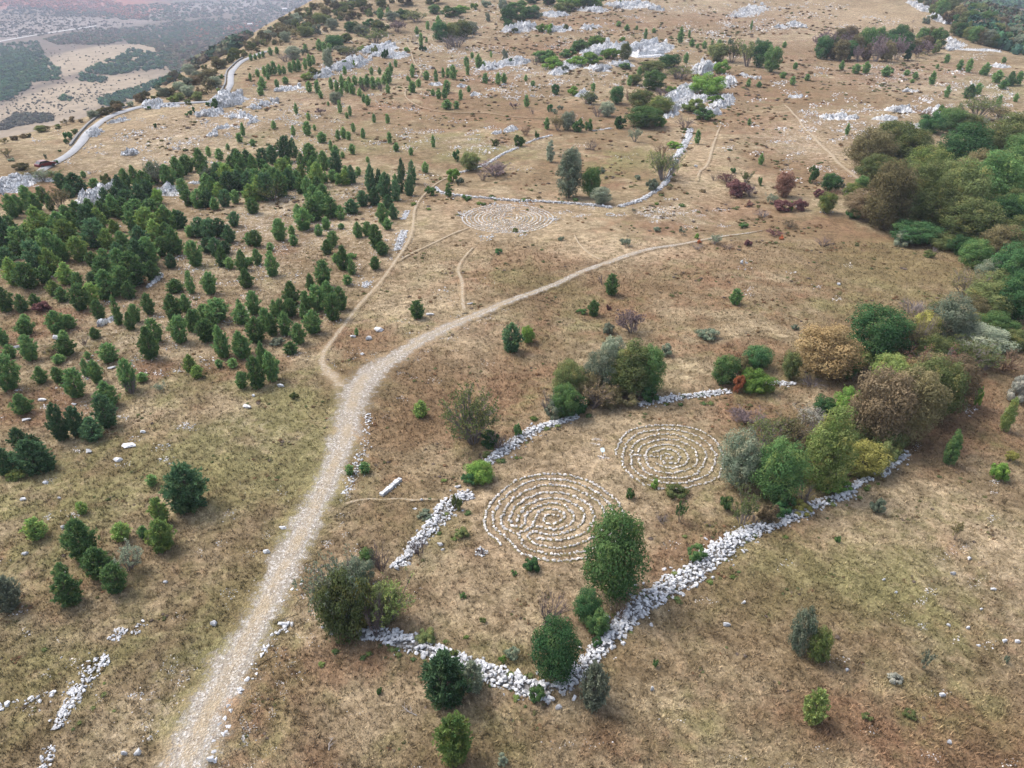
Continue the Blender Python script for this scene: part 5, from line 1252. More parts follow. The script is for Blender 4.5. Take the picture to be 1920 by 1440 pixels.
CL('filling the undergrowth of the enclosure thicket', GE, [(1408,900,46,34,'shrub','dkgreen'),(1475,905,40,34,'shrub','olive'),(1500,900,40,40,'sparse','olivebr'),(1520,860,44,40,'shrub','lime'),(1560,870,50,44,'shrub','green'),(1580,890,44,40,'shrub','olivebr'),(1600,840,56,50,'tree','olive'),(1560,830,46,44,'shrub','olivebr'),(1660,860,60,50,'shrub','olive'),(1520,800,50,30,'sparse','silver'),(1570,926,40,22,'shrub','bright'),(1430,880,40,30,'shrub','olive'),(1400,800,46,30,'sparse','purple'),(1465,960,36,40,'shrub','green')])
CL('in the undergrowth of the lower east wood', GW, [(1870,540,60,50,'tree','green'),(1890,420,60,60,'tree','olive'),(1840,450,50,60,'tree','green'),(1745,410,60,80,'tree','olive'),(1680,380,60,70,'tree','olive'),(1860,560,60,50,'shrub','olive'),(1670,690,46,40,'shrub','olivebr'),(1690,712,50,40,'shrub','lime'),(1600,700,40,34,'shrub','olive'),(1820,610,60,50,'tree','olivebr'),(1770,600,50,36,'sparse','olive'),(1860,640,60,50,'tree','green'),(1820,630,46,40,'tree','yellow'),(1800,480,44,34,'shrub','dkgreen'),(1770,470,50,30,'shrub','olive'),(1900,470,60,60,'tree','olive'),(1870,350,60,60,'tree','olive'),(1820,360,60,70,'tree','olivebr'),(1770,380,60,70,'tree','olive'),(1690,390,50,60,'tree','olivebr'),(1910,330,60,70,'tree','green'),(1905,660,50,40,'shrub','olive'),(1840,700,50,40,'sparse','olive'),(1760,735,60,44,'shrub','olive')])
CL('where the outer wall meets the enclosure thicket', GE, [(1390,992,38,62,'sparse','olive'),(1361,960,22,28,'shrub','green'),(1440,988,34,38,'shrub','rust'),(1415,988,26,24,'bare','twig'),(1548,925,40,20,'shrub','bright'),(1462,972,30,30,'shrub','dkgreen')])
CL('on the pasture below the russet group', GS, [(1903,758,44,48,'shrub','silver'),(1828,762,18,38,'shrub','bright'),(1881,812,22,64,'tall','lime'),(1777,876,26,66,'tall','green'),(1893,868,22,22,'shrub','yellow'),(1869,904,36,36,'shrub','bright'),(1643,966,28,32,'shrub','grey'),(1790,1015,18,36,'sparse','olivebr')])
CL('in the pair of round bushes on the east pasture', GS, [(1496,1232,44,80,'tree','grey'),(1530,1248,48,62,'tree','lime')])
CL('on the east pasture near the round bush pair', GS, [(1730,1260,18,36,'sparse','pinegy'),(1676,1284,30,18,'shrub','silver')])
CL('overlapping the big labyrinth and outer wall', GE, [(1146,1138,118,160,'tree','green')])
CL('below the big round oak', GE, [(1100,1178,58,66,'tree','dkgreen'),(1118,1196,48,48,'tree','green'),(1158,1165,40,30,'bare','twig_brown')])
CL('inside the sharp wall corner', GE, [(1040,1290,94,112,'tree','dkgreen'),(1030,1186,66,64,'bare','twig_purple')])
CL('in the clump at the west wall end', GE, [(650,1206,100,124,'shrub','olive'),(636,1186,96,128,'sparse','grey'),(726,1182,84,88,'sparse','lime'),(722,1178,64,72,'shrub','olive'),(688,1178,48,84,'shrub','yellow'),(704,1200,50,92,'bare','twig_purple'),(616,1168,56,80,'sparse','olive'),(672,1112,66,58,'shrub','grey')])
CL('behind the clump at the west wall end', GE, [(716,1078,46,58,'bare','twig_purple'),(690,1062,34,30,'tree','green')])
CL('on the collapsed stone bank', GS, [(788,1048,42,42,'bare','twig_purple'),(858,958,20,30,'shrub','olive'),(796,975,30,14,'shrub','grey')])
CL('between big labyrinth and the narrow bank', GS, [(900,910,58,42,'shrub','bright'),(882,912,34,26,'shrub','dkgreen')])
CL('left of the narrow stone bank', GE, [(888,845,96,116,'sparse','olive'),(935,848,44,42,'bare','twig_purple'),(920,842,34,34,'shrub','dkgreen'),(969,821,20,27,'shrub','green'),(880,828,60,40,'sparse','olivebr')])
CL('in the dense thicket above the middle labyrinth', GE, [(1060,790,58,66,'tree','green'),(1030,784,46,56,'bare','twig'),(1066,760,60,80,'tree','olive'),(1108,776,76,60,'sparse','rust'),(1100,760,60,60,'shrub','olivebr'),(1124,750,74,90,'tree','grey'),(1146,700,46,66,'tree','pinegy'),(1180,752,74,108,'tall','olive'),(1212,746,64,94,'tree','green'),(1182,762,40,28,'bare','twig_purple'),(1216,758,36,34,'shrub','dkgreen'),(1155,750,54,64,'tree','lime'),(1140,768,60,44,'shrub','olivebr'),(1085,784,44,40,'shrub','dkgreen'),(1172,764,50,34,'shrub','olivebr'),(1040,790,40,40,'shrub','grey')])
CL('on the brown pasture above the thicket', GS, [(1248,670,26,24,'shrub','grey'),(1186,630,48,46,'sparse','purple'),(1140,628,22,22,'shrub','pinegy'),(1325,640,44,22,'shrub','grey'),(1130,536,20,26,'bare','twig'),(1141,582,12,10,'shrub','maroon'),(1090,590,20,10,'shrub','green'),(1370,652,26,14,'bare','twig_brown'),(1490,620,16,10,'shrub','grey')])
CL('tucked beside the big stone labyrinth', GS, [(997,1074,36,24,'shrub','dkgreen'),(964,1080,14,10,'shrub','green'),(1182,938,17,20,'shrub','green'),(1228,918,16,18,'shrub','bright'),(1266,936,44,24,'shrub','olive'),(1274,984,20,42,'sparse','green'),(1242,984,28,18,'bare','twig'),(1306,1056,36,30,'shrub','green'),(866,1010,30,18,'shrub','olive')])
CL('low in the grass inside the wall corner', GS, [(868,1124,14,10,'shrub','green'),(800,1208,40,22,'shrub','olive'),(960,1240,30,22,'shrub','grey'),(942,1244,16,14,'shrub','bright'),(850,1232,16,12,'shrub','lime'),(905,1170,14,10,'shrub','olive'),(1120,1215,22,18,'shrub','dkgreen'),(1005,1322,34,30,'shrub','green')])
CL('low on the southern pasture', GS, [(712,1303,12,11,'shrub','green'),(942,1436,22,18,'shrub','pinegy'),(1228,1252,12,14,'shrub','green'),(1569,1018,12,14,'shrub','green'),(1885,1245,9,14,'shrub','grey'),(1705,1350,26,14,'shrub','olive'),(1624,1352,20,12,'shrub','olive'),(604,1250,14,8,'shrub','lime')])
# ---- upper enclosure and meadow
GU = 'trees and bushes round the upper meadow'
CL('in the upper meadow pair beside the long wall', GU, [(1066,374,46,92,'tall','grey'),(1108,372,40,56,'tree','green'),(1126,386,42,34,'tree','pinegy'),(1078,330,26,46,'tall','pinegy')])
CL('on the upper meadow', GU, [(1031,305,17,40,'tall','pinegy'),(930,335,62,22,'sparse','purple'),(905,340,26,20,'bare','twig_purple'),(1053,299,14,14,'bare','twig'),(1110,283,24,22,'bare','twig_purple'),(1190,267,22,28,'sparse','grey'),(1130,326,10,12,'shrub','grey'),(1195,338,14,10,'shrub','pinegy')])
CL('along the west wall of the upper meadow', GU, [(881,322,38,34,'tree','olive'),(849,343,28,26,'shrub','bright'),(841,370,15,27,'tall','green'),(808,368,24,18,'shrub','green'),(855,303,14,22,'tree','dkgreen'),(973,275,21,21,'shrub','green'),(929,274,13,12,'shrub','olive'),(875,376,20,10,'shrub','green'),(1007,260,9,14,'shrub','green'),(985,255,26,22,'bare','twig_brown'),(863,348,16,14,'shrub','grey')])
CL('at the curved wall of the upper meadow', GU, [(1243,342,54,56,'sparse','olive'),(1222,360,26,24,'shrub','grey'),(1240,296,30,32,'bare','twig_brown'),(1266,280,30,14,'shrub','bright'),(1258,332,24,40,'sparse','grey')])
GM = 'maroon and russet bushes on the rusty slope'
CL('on the rusty slope', GM, [(1364,344,36,18,'sparse','maroon'),(1340,340,20,14,'bare','twig_purple'),(1382,370,42,32,'shrub','maroon'),(1406,370,24,24,'sparse','purple'),(1468,372,38,48,'tree','redbr'),(1466,398,44,24,'shrub','maroon'),(1483,396,10,18,'shrub','bright'),(1445,384,22,22,'sparse','grey'),(1398,345,22,24,'sparse','olive'),(1374,325,14,10,'shrub','dkgreen'),(1424,348,10,16,'shrub','green'),(1430,410,34,14,'bare','twig'),(1405,388,14,12,'shrub','redbr')])
CL('between the rusty slope and the east wood', GM, [(1523,343,20,30,'tree','green'),(1556,360,40,34,'tree','dkgreen'),(1538,374,26,18,'shrub','maroon'),(1548,402,36,40,'tree','lime'),(1562,372,30,22,'bare','twig_brown'),(1500,396,26,22,'shrub','maroon'),(1598,280,12,18,'bare','twig_purple'),(1577,352,14,12,'shrub','grey')])
CL('along the faint end of the main track', GM, [(1172,462,20,14,'shrub','pinegy'),(1230,435,16,10,'shrub','grey'),(1279,442,14,16,'sparse','grey'),(1338,460,24,20,'sparse','grey'),(1306,470,24,10,'bare','twig'),(1402,462,18,14,'shrub','maroon'),(1365,470,28,14,'bare','twig_purple'),(1310,458,10,9,'shrub','orange'),(1393,428,20,8,'shrub','green'),(1465,450,10,9,'shrub','orange'),(1452,444,28,14,'sparse','maroon'),(1307,448,10,10,'shrub','bright'),(1542,465,36,18,'bare','twig_purple'),(935,477,18,10,'shrub','dkgreen'),(1482,428,30,14,'sparse','rust'),(1190,402,14,14,'bare','twig')])
# ---- hilltop thickets
GH = 'thickets on the hilltop'
CL('in the hilltop thicket left of the crag', GH, [(1222,142,50,26,'tree','olive'),(1256,128,42,24,'tree','dkgreen'),(1272,150,54,24,'sparse','olive'),(1224,170,48,36,'tree','green'),(1242,186,34,24,'bare','twig_purple'),(1156,196,28,32,'tree','dkgreen'),(1200,208,48,38,'tree','olive'),(1238,214,54,32,'tree','lime'),(1208,242,74,40,'tree','green'),(1161,242,24,24,'shrub','dkgreen'),(1138,220,30,28,'tree','pinegy'),(1236,238,26,20,'shrub','bright'),(1180,190,30,24,'bare','twig_brown'),(1108,196,24,20,'shrub','pinegy'),(1120,220,24,22,'bare','twig_purple'),(1285,242,36,24,'bare','twig_purple'),(1190,160,30,20,'tree','olive')])
CL('growing over the crag', GH, [(1327,178,68,38,'shrub','bright'),(1298,212,44,26,'shrub','lime'),(1338,196,34,14,'shrub','bright'),(1320,226,40,22,'shrub','green'),(1258,176,30,14,'shrub','bright'),(1352,138,32,24,'shrub','bright'),(1372,118,36,40,'sparse','olive'),(1344,116,44,32,'tree','olive'),(1400,126,36,46,'sparse','olive'),(1422,128,34,46,'tree','dkgreen'),(1446,136,34,44,'tree','green'),(1436,104,24,26,'tree','dkgreen'),(1424,86,16,14,'shrub','pinegy'),(1370,84,12,12,'shrub','grey')])
CL('hedging the largest hilltop outcrop', GH, [(1018,118,44,22,'shrub','green'),(1036,130,44,22,'shrub','bright'),(1064,108,34,16,'shrub','green'),(1088,96,44,18,'shrub','green'),(1118,86,40,16,'shrub','bright'),(1082,124,40,18,'shrub','bright'),(1108,120,44,20,'shrub','bright'),(1144,112,40,20,'shrub','bright'),(1172,114,24,32,'tree','olive'),(1168,78,14,8,'shrub','bright'),(1200,104,14,22,'bare','twig'),(1232,94,9,8,'shrub','green'),(1004,122,24,18,'bare','twig_purple'),(1060,134,16,10,'shrub','pinegy'),(1172,130,24,12,'shrub','green')])
CL('in the long dark thicket near the hilltop', GH, [(952,44,34,28,'tree','dkgreen'),(976,40,40,24,'shrub','green'),(955,56,26,18,'shrub','dkgreen'),(992,34,34,20,'shrub','dkgreen'),(944,20,20,24,'tree','pinegy'),(1006,34,24,14,'shrub','grey'),(970,20,40,16,'shrub','green'),(998,6,30,12,'shrub','dkgreen'),(1015,60,22,14,'shrub','bright'),(1028,62,16,16,'shrub','bright'),(1062,56,12,10,'shrub','olive'),(966,62,14,9,'shrub','olive'),(948,116,12,22,'shrub','pinegy'),(958,122,14,12,'shrub','dkgreen'),(1004,20,18,10,'shrub','green')])
CL('on the skyline beside the topmost crag line', GH, [(1030,10,44,18,'shrub','dkgreen'),(1066,16,50,16,'shrub','bright'),(1096,12,40,16,'shrub','green'),(1120,12,26,18,'shrub','bright'),(1090,2,40,14,'tree','green'),(1160,8,12,8,'shrub','green'),(1056,22,40,10,'shrub','olive'),(1166,22,10,12,'bare','twig')])
CL('in the hilltop thicket by the stony slope', GH, [(825,78,34,36,'tree','dkgreen'),(846,76,34,30,'tree','olive'),(866,72,40,32,'tree','olive'),(884,64,30,22,'tree','pinegy'),(856,90,60,18,'bare','twig'),(776,84,14,22,'bare','twig_purple'),(794,96,16,12,'shrub','dkgreen'),(842,92,26,14,'bare','twig_purple'),(914,40,14,14,'tree','pinegy'),(890,18,16,11,'shrub','bright'),(912,14,20,12,'shrub','grey')])
CL('in the bushes on the west shoulder of the hilltop', GH, [(846,32,44,18,'shrub','green'),(866,24,30,12,'shrub','bright'),(814,26,26,16,'tree','green'),(782,42,40,20,'sparse','olive'),(756,36,30,18,'shrub','green'),(744,60,34,22,'sparse','purple'),(736,40,30,18,'shrub','pinegy'),(712,62,40,22,'shrub','olive'),(704,82,44,24,'sparse','olive'),(692,50,24,14,'shrub','dkgreen'),(680,68,36,20,'tree','grey'),(660,62,30,20,'tree','dkgreen'),(628,92,34,24,'tree','dkgreen'),(646,80,30,16,'shrub','olive'),(812,8,40,12,'shrub','olive'),(760,10,44,14,'shrub','olivebr')])
CL('around the fluted crag and pine rows', GH, [(616,130,22,36,'tall','pinegy'),(590,144,26,16,'shrub','olive'),(576,150,24,14,'shrub','lime'),(552,112,34,24,'tree','pinegy'),(535,116,30,16,'bare','twig'),(572,104,14,12,'shrub','grey'),(650,106,40,16,'sparse','olive'),(640,100,30,14,'shrub','grey'),(676,96,18,10,'shrub','lime'),(702,100,14,14,'shrub','olive'),(662,116,14,18,'bare','twig_purple'),(722,110,16,16,'shrub','dkgreen'),(762,98,14,9,'shrub','bright'),(630,196,24,22,'tree','pinegy'),(646,122,10,9,'shrub','bright'),(664,126,12,12,'shrub','bright'),(600,216,20,12,'sparse','purple'),(685,172,26,18,'bare','twig_purple'),(716,172,24,18,'bare','twig_purple')])
GR = 'scrub along the ridge above the valley road'
sk = [('tree', 'olivebr'), ('tree', 'olive'), ('tree', 'olive'), ('tree', 'rust'), ('shrub', 'scrub'), ('tree', 'pinegy'), ('sparse', 'olivebr')]
CL('in the ridge scrub west of the road crest', GR, ROW([(0,272),(60,256),(120,236),(180,222),(230,208)], 14, 26, 20, .25, 3, sk))
CL('in the scrub edging the far side of the road', GR, ROW([(210,206),(250,198),(300,184),(350,166),(400,148)], 14, 24, 22, .25, 3, sk))
CL('in the scrub slope left of the road bend', GR, ROW([(330,190),(365,178),(395,168),(410,158)], 6, 28, 24, .2, 3, sk))
CL('in the scrub above the hidden stretch of the road', GR, ROW([(290,176),(330,152),(370,134),(410,120)], 8, 30, 26, .25, 4, sk))
CL('in the scrub on the lip of the valley', GR, ROW([(300,186),(340,168),(380,150),(420,128)], 9, 28, 24, .25, 4, sk))
CL('in the low scrub left of the parapet wall', GR, ROW([(345,198),(380,182),(400,172)], 5, 26, 22, .25, 3, sk))
CL('in the first scrub row beyond the road bend', GR, ROW([(400,134),(440,112),(480,96),(530,82),(580,66),(630,58)], 17, 24, 22, .25, 3, sk))
CL('in the second scrub row beyond the road bend', GR, ROW([(430,112),(480,84),(540,62),(600,46),(660,36),(700,30)], 18, 24, 22, .25, 3, sk))
CL('in the third scrub row beyond the road bend', GR, ROW([(460,96),(510,66),(560,42),(620,26),(690,16),(740,8)], 17, 24, 20, .25, 3, sk))
CL('in the top scrub row on the hill skyline', GR, ROW([(500,66),(540,44),(580,22),(620,10),(680,4)], 13, 24, 20, .25, 3, sk))
CL('hiding the parked car', GR, [(62,336,42,28,'sparse','olivebr'),(84,342,40,32,'sparse','grey'),(102,338,34,26,'sparse','olive'),(40,322,40,16,'shrub','scrub'),(86,298,7,13,'tree','pinegy'),(106,308,13,11,'shrub','dkgreen'),(112,285,10,6,'shrub','dkgreen')])
CL('left of the road below the ridge scrub', GR, [(14,296,26,24,'sparse','olivebr'),(22,303,18,10,'shrub','grey'),(130,262,20,20,'shrub','dkgreen'),(124,270,14,14,'shrub','green'),(142,252,16,14,'tree','olive')])
CL('by the roadside crags', GR, [(326,193,30,18,'shrub','lime'),(405,204,20,26,'shrub','green'),(390,200,10,12,'tree','dkgreen'),(357,216,12,12,'shrub','dkgreen'),(364,212,7,16,'tree','dkgreen'),(280,206,9,10,'shrub','dkgreen'),(292,240,8,12,'tree','dkgreen'),(414,148,16,12,'shrub','green'),(410,172,10,10,'shrub','lime'),(452,178,10,10,'shrub','dkgreen'),(350,218,10,8,'shrub','green'),(366,285,14,12,'shrub','olivebr')])
CL('among hill flank bushes above the road bend', GR, ROW([(420,122),(480,90),(540,62),(600,40),(650,30)], 20, 20, 18, .25, 5, sk))
CL('among bushes on the upper hill flank', GR, ROW([(520,80),(570,58),(620,42),(680,30),(730,20)], 20, 20, 18, .25, 5, sk))
CL('among bushes along the hill flank crest', GR, ROW([(480,80),(530,50),(575,28),(620,8)], 16, 20, 18, .25, 4, sk))
GD = 'trees of the sunken hilltop wood'
dk = [('tree', 'olive'), ('tree', 'rust'), ('tree', 'green'), ('tree', 'olivebr'), ('tree', 'dkgreen'), ('sparse', 'purple')]
CL('in the front row of the sunken hilltop wood', GD, ROW([(1528,108),(1570,114),(1630,116),(1700,112),(1762,100)], 13, 30, 38, .18, 2, dk))
CL('in the middle row of the sunken hilltop wood', GD, ROW([(1530,98),(1580,100),(1650,98),(1710,96),(1765,92)], 12, 30, 34, .18, 2, dk))
CL('in the back row of the sunken hilltop wood', GD, ROW([(1565,84),(1620,82),(1690,80),(1750,80)], 10, 28, 30, .18, 2, dk))
GF = 'trees on the wooded far slope'
fk = [('tree', 'rust'), ('tree', 'olive'), ('tree', 'dkgreen'), ('tree', 'olive'), ('tree', 'green'), ('tree', 'pinegy'), ('tree', 'olivebr')]
CL('in the near row of the wooded far slope', GF, ROW([(1784,66),(1830,82),(1880,92),(1925,106)], 12, 24, 26, .2, 2, fk))
CL('in the second row of the wooded far slope', GF, ROW([(1770,44),(1820,62),(1870,76),(1925,90)], 12, 24, 26, .2, 2, fk))
CL('in the third row of the wooded far slope', GF, ROW([(1744,24),(1790,40),(1850,58),(1925,76)], 13, 24, 26, .2, 2, fk))
CL('in the top row of the wooded far slope', GF, ROW([(1722,6),(1770,16),(1810,28),(1840,42)], 10, 24, 26, .2, 2, fk))
CL('in the tall grass of the upper pasture', GS, [(330,70+240,12,8,'shrub','grey'),(967,1336-900,14,8,'shrub','olive'),(1052,452,14,8,'shrub','grey'),(300,735,22,16,'sparse','grey'),(158,650,24,20,'bare','twig_purple'),(80,586,36,20,'shrub','maroon'),(102,668,40,18,'sparse','olivebr'),(248,742,32,36,'bare','twig'),(520,650,28,16,'shrub','pinegy'),(660,486,22,10,'shrub','green'),(550,750,20,14,'shrub','olive'),(35,902,40,12,'shrub','lime'),(1000,215,16,12,'bare','twig_purple'),(965,205,16,12,'sparse','purple'),(1042,178,18,20,'tree','dkgreen'),(1075,180,22,18,'shrub','bright'),(1100,195,30,24,'sparse','olive'),(1030,210,12,14,'shrub','dkgreen'),(1040,214,12,10,'shrub','grey'),(1065,245,26,34,'tree','pinegy'),(1084,248,26,24,'shrub','green'),(1104,246,16,22,'tree','green'),(1045,245,24,30,'sparse','olivebr'),(1050,206,12,8,'shrub','grey'),(1750,37,12,12,'shrub','olive'),(1710,44,10,8,'bare','twig_purple'),(1736,45,14,14,'tree','pinegy')])

NAME = {'pine': 'pine_tree', 'tree': 'broadleaf_tree', 'tall': 'broadleaf_tree', 'shrub': 'shrub', 'bare': 'leafless_bush', 'sparse': 'sparse_bush'}
def plant_all():
    px = np.array([(p[2], p[3] - .30 * p[4] * math.sin(max(.03, elev(p[3])))) for p in PLANTS])
    P, m = at(px); used = {}
    pines = sorted((p for p in PLANTS if p[0] == 'pine'), key=lambda p: -p[4] * p[5]); keepers = set(id(p) for p in pines[:298]); rest = []
    for p, q, mm in zip(PLANTS, P, m):
        kind, mat, x, yb, w, h, lb, gp = p
        if gp in (GE, GW) and kind != 'bare' and x > 1340: w *= 1.22; h *= 1.08
        if gp == GR: w *= .82; h *= .70
        if kind == 'pine' and id(p) not in keepers: rest.append((p, q, mm)); continue
        e = max(.03, elev(yb)); W = w * mm
        lod = 'hi' if w >= 52 else ('mid' if w >= 21 else 'lo')
        H = max(.42 * W, (h - .30 * w * math.sin(e)) * mm / math.cos(e))
        lst = PR[(kind, lod)]; pr = lst[rnd.randrange(len(lst))]
        sc = (W * rnd.uniform(.95, 1.08), W * rnd.uniform(.95, 1.08), H / pr[0]); rz = rnd.uniform(0, 6.28)
        loc = (q[0], q[1], q[2] - .02)
        lm = M[mat]
        if lod == 'lo':
            o = bpy.data.objects.new(NAME[kind], pr[1]); o.location = loc; o.rotation_euler = (0, 0, rz); o.scale = sc
            o.material_slots[0].link = 'OBJECT'; o.material_slots[0].material = lm
            tag(lk(o), lb, NOUN[kind], gp); continue
        root = empty(NAME[kind], loc, rz); root.scale = sc; tag(root, lb, NOUN[kind], gp)
        if pr[1] is not None:
            c = bpy.data.objects.new('foliage' if kind in ('shrub', 'sparse') else 'crown', pr[1])
            c.material_slots[0].link = 'OBJECT'; c.material_slots[0].material = lm; lk(c, root)
        t = bpy.data.objects.new('stems' if kind in ('shrub', 'sparse', 'bare') else 'trunk', pr[2])
        if kind == 'bare': t.material_slots[0].link = 'OBJECT'; t.material_slots[0].material = lm
        elif kind == 'sparse': t.material_slots[0].link = 'OBJECT'; t.material_slots[0].material = M['twig']
        lk(t, root)
    # the remaining, smallest far pines are one object
    tiny = []
    for s in range(4):
        mb, tr = pine_proto(240 + s, 1.5, 5, 4, .30); V = np.concatenate(mb.V); F = np.concatenate(mb.F); T = np.concatenate(mb.T)
        V = V / np.array([*(np.percentile(np.hypot(V[:, 0], V[:, 1]), 98.5) * 2 * np.ones(2)), V[:, 2].max()]); tiny.append((V, F, T))
    VV = []; FF = []; TT = []; n0 = 0
    for p, q, mm in rest:
        e = max(.03, elev(p[3])); W = p[4] * mm; H = max(.42 * W, (p[5] - .30 * p[4] * math.sin(e)) * mm / math.cos(e))
        V, F, T = tiny[rnd.randrange(4)]; a = rnd.uniform(0, 6.28); c, z = math.cos(a), math.sin(a)
        VV.append(np.stack([(V[:, 0] * c - V[:, 1] * z) * W + q[0], (V[:, 0] * z + V[:, 1] * c) * W + q[1], V[:, 2] * H + q[2]], 1)); FF.append(F + n0); n0 += len(V); TT.append(np.clip(T + rnd.gauss(0, .15), 0, 1))
    me = mesh_np('far_pines', np.concatenate(VV), np.concatenate(FF), [M['pine']], False, None, {'tint': np.concatenate(TT)})
    tag(lk(bpy.data.objects.new('far_pines', me)), 'many tiny dark pines dotting the far upper slope', None, None, 'stuff')
plant_all()
print('plants', len(PLANTS))

# ------------------------------------------------------------------ small built things
def part(name, mb, mat, root): return lk(bpy.data.objects.new(name, mb.mesh(name, [mat])), root)
M['panel'] = mat_plain('pale_blue_panel', (.62, .74, .78), .5, .08, 8, .4)
M['steel'] = mat_plain('dark_post', (.10, .10, .10), .6, .2, 8, .4)
M['char'] = mat_plain('charcoal', (.025, .023, .022), .95, .3, 12)
M['ash'] = mat_plain('ash', (.20, .19, .185), .98, .4, 9)
M['log'] = mat_plain('charred_log', (.045, .03, .028), .95, .4, 9)
M['wood'] = mat_plain('weathered_wood', (.30, .27, .25), .9, .3, 12)
def signpost():
    P, m = at([(1129, 855)]); p = P[0]
    r = empty('sign_post', tuple(p), .15); tag(r, 'small pale blue information panel on a dark post beside the middle labyrinth', 'sign')
    a = MB(); a.tube([(0, 0, -.1), (0, 0, .62)], [.035, .035], 8); part('post', a, M['steel'], r)
    t = R(38); rot = [[1, 0, 0], [0, math.cos(t), -math.sin(t)], [0, math.sin(t), math.cos(t)]]
    b = MB(); V = []
    for k in range(16):
        an = 2 * math.pi * k / 16; cx, cy = math.cos(an), math.sin(an); q = (abs(cx) ** 4 + abs(cy) ** 4) ** -.25
        for z in (-.015, .015): V.append(np.array(rot) @ np.array([cx * q * .19, cy * q * .22, z]) + np.array([0, 0, .70]))
    F = [(2 * k, 2 * ((k + 1) % 16), 2 * ((k + 1) % 16) + 1, 2 * k + 1) for k in range(16)]
    b.add(V, F); b.add([*V, np.mean(V, 0) + np.array(rot) @ np.array([0, 0, .016]), np.mean(V, 0) - np.array(rot) @ np.array([0, 0, .016])], [(2 * k + 1, 2 * ((k + 1) % 16) + 1, 32) for k in range(16)] + [(2 * ((k + 1) % 16), 2 * k, 33) for k in range(16)])
    part('panel', b, M['panel'], r)
    for (x, y, s) in [(-.3, -.05, .34), (.2, -.02, .34), (-.12, -.22, .36), (.1, -.28, .3), (-.02, -.42, .28), (.32, -.42, .26), (.5, -.5, .2), (-.3, -.36, .24)]:
        stone_obj('stone', r, (x, y, s * .2), s, (0, 0, rnd.uniform(0, 6)), True)
signpost()
def fire_pit():
    P, m = at([(902, 1036)]); p = P[0]
    r = empty('fire_pit', tuple(p)); tag(r, 'fire pit of white stones with charred logs left of the big labyrinth', 'fire pit')
    a = MB(); n = 18; V = [(0, 0, .05)] + [(.42 * math.cos(6.283 * k / n) * rnd.uniform(.85, 1.1), .42 * math.sin(6.283 * k / n) * rnd.uniform(.85, 1.1), .02) for k in range(n)]
    a.add(V, [(0, 1 + k, 1 + (k + 1) % n) for k in range(n)]); part('ash', a, M['ash'], r)
    for k in range(22):
        an = rnd.uniform(0, 6.28); d = rnd.uniform(.30, .56)
        stone_obj('stone', r, (d * math.cos(an), d * math.sin(an), .07), rnd.uniform(.14, .26), (0, 0, rnd.uniform(0, 6)))
    for (x0, y0, x1, y1, rr) in [(.1, -.35, .05, .3, .05), (-.05, -.3, .3, -.34, .05), (-.35, .1, -.05, .02, .045)]:
        b = MB(); b.tube([(x0, y0, .12), ((x0 + x1) / 2, (y0 + y1) / 2, .16), (x1, y1, .13)], [rr, rr * 1.05, rr * .9], 8); part('log', b, M['log'], r)
fire_pit()
def stone_bench():
    P, m = at([(715, 931), (751, 900)]); a0, b0 = P; d = b0 - a0; L = np.linalg.norm(d[:2]); az = math.atan2(d[1], d[0])
    r = empty('stone_bench', tuple((a0 + b0) / 2), az); tag(r, 'long narrow bench of squared white stone blocks beside the gravel track', 'bench')
    n = 9; x = -L / 2
    for k in range(n):
        l = L / n * rnd.uniform(.9, 1.1)
        b = MB(); an = rnd.gauss(0, .05); b.box((x + l / 2, rnd.gauss(0, .03), .15 + rnd.gauss(0, .02)), (l / 2 * .93, .20 * rnd.uniform(.8, 1.12), .17 * rnd.uniform(.85, 1.1)), [[math.cos(an), -math.sin(an), 0], [math.sin(an), math.cos(an), 0], [0, 0, 1]]); o = part('block', b, M['stone'], r)
        bv = o.modifiers.new('edge', 'BEVEL'); bv.width = .03; bv.segments = 2; x += l
    for k in range(9): stone_obj('stone', r, (rnd.uniform(-L * .4, L * .4), rnd.choice((-1, 1)) * rnd.uniform(.28, .40), .05), rnd.uniform(.10, .2), (0, 0, rnd.uniform(0, 6)))
stone_bench()
def stone_circle():
    P, m = at([(1144, 403)]); p = P[0]; r = empty('stone_circle', tuple(p)); tag(r, 'small ring of white stones on grass below the long white wall', 'stone circle')
    for k in range(14):
        a = 6.283 * k / 14; stone_obj('stone', r, (.75 * math.cos(a), .75 * math.sin(a), .08), rnd.uniform(.28, .42), (0, 0, rnd.uniform(0, 6)))
stone_circle()
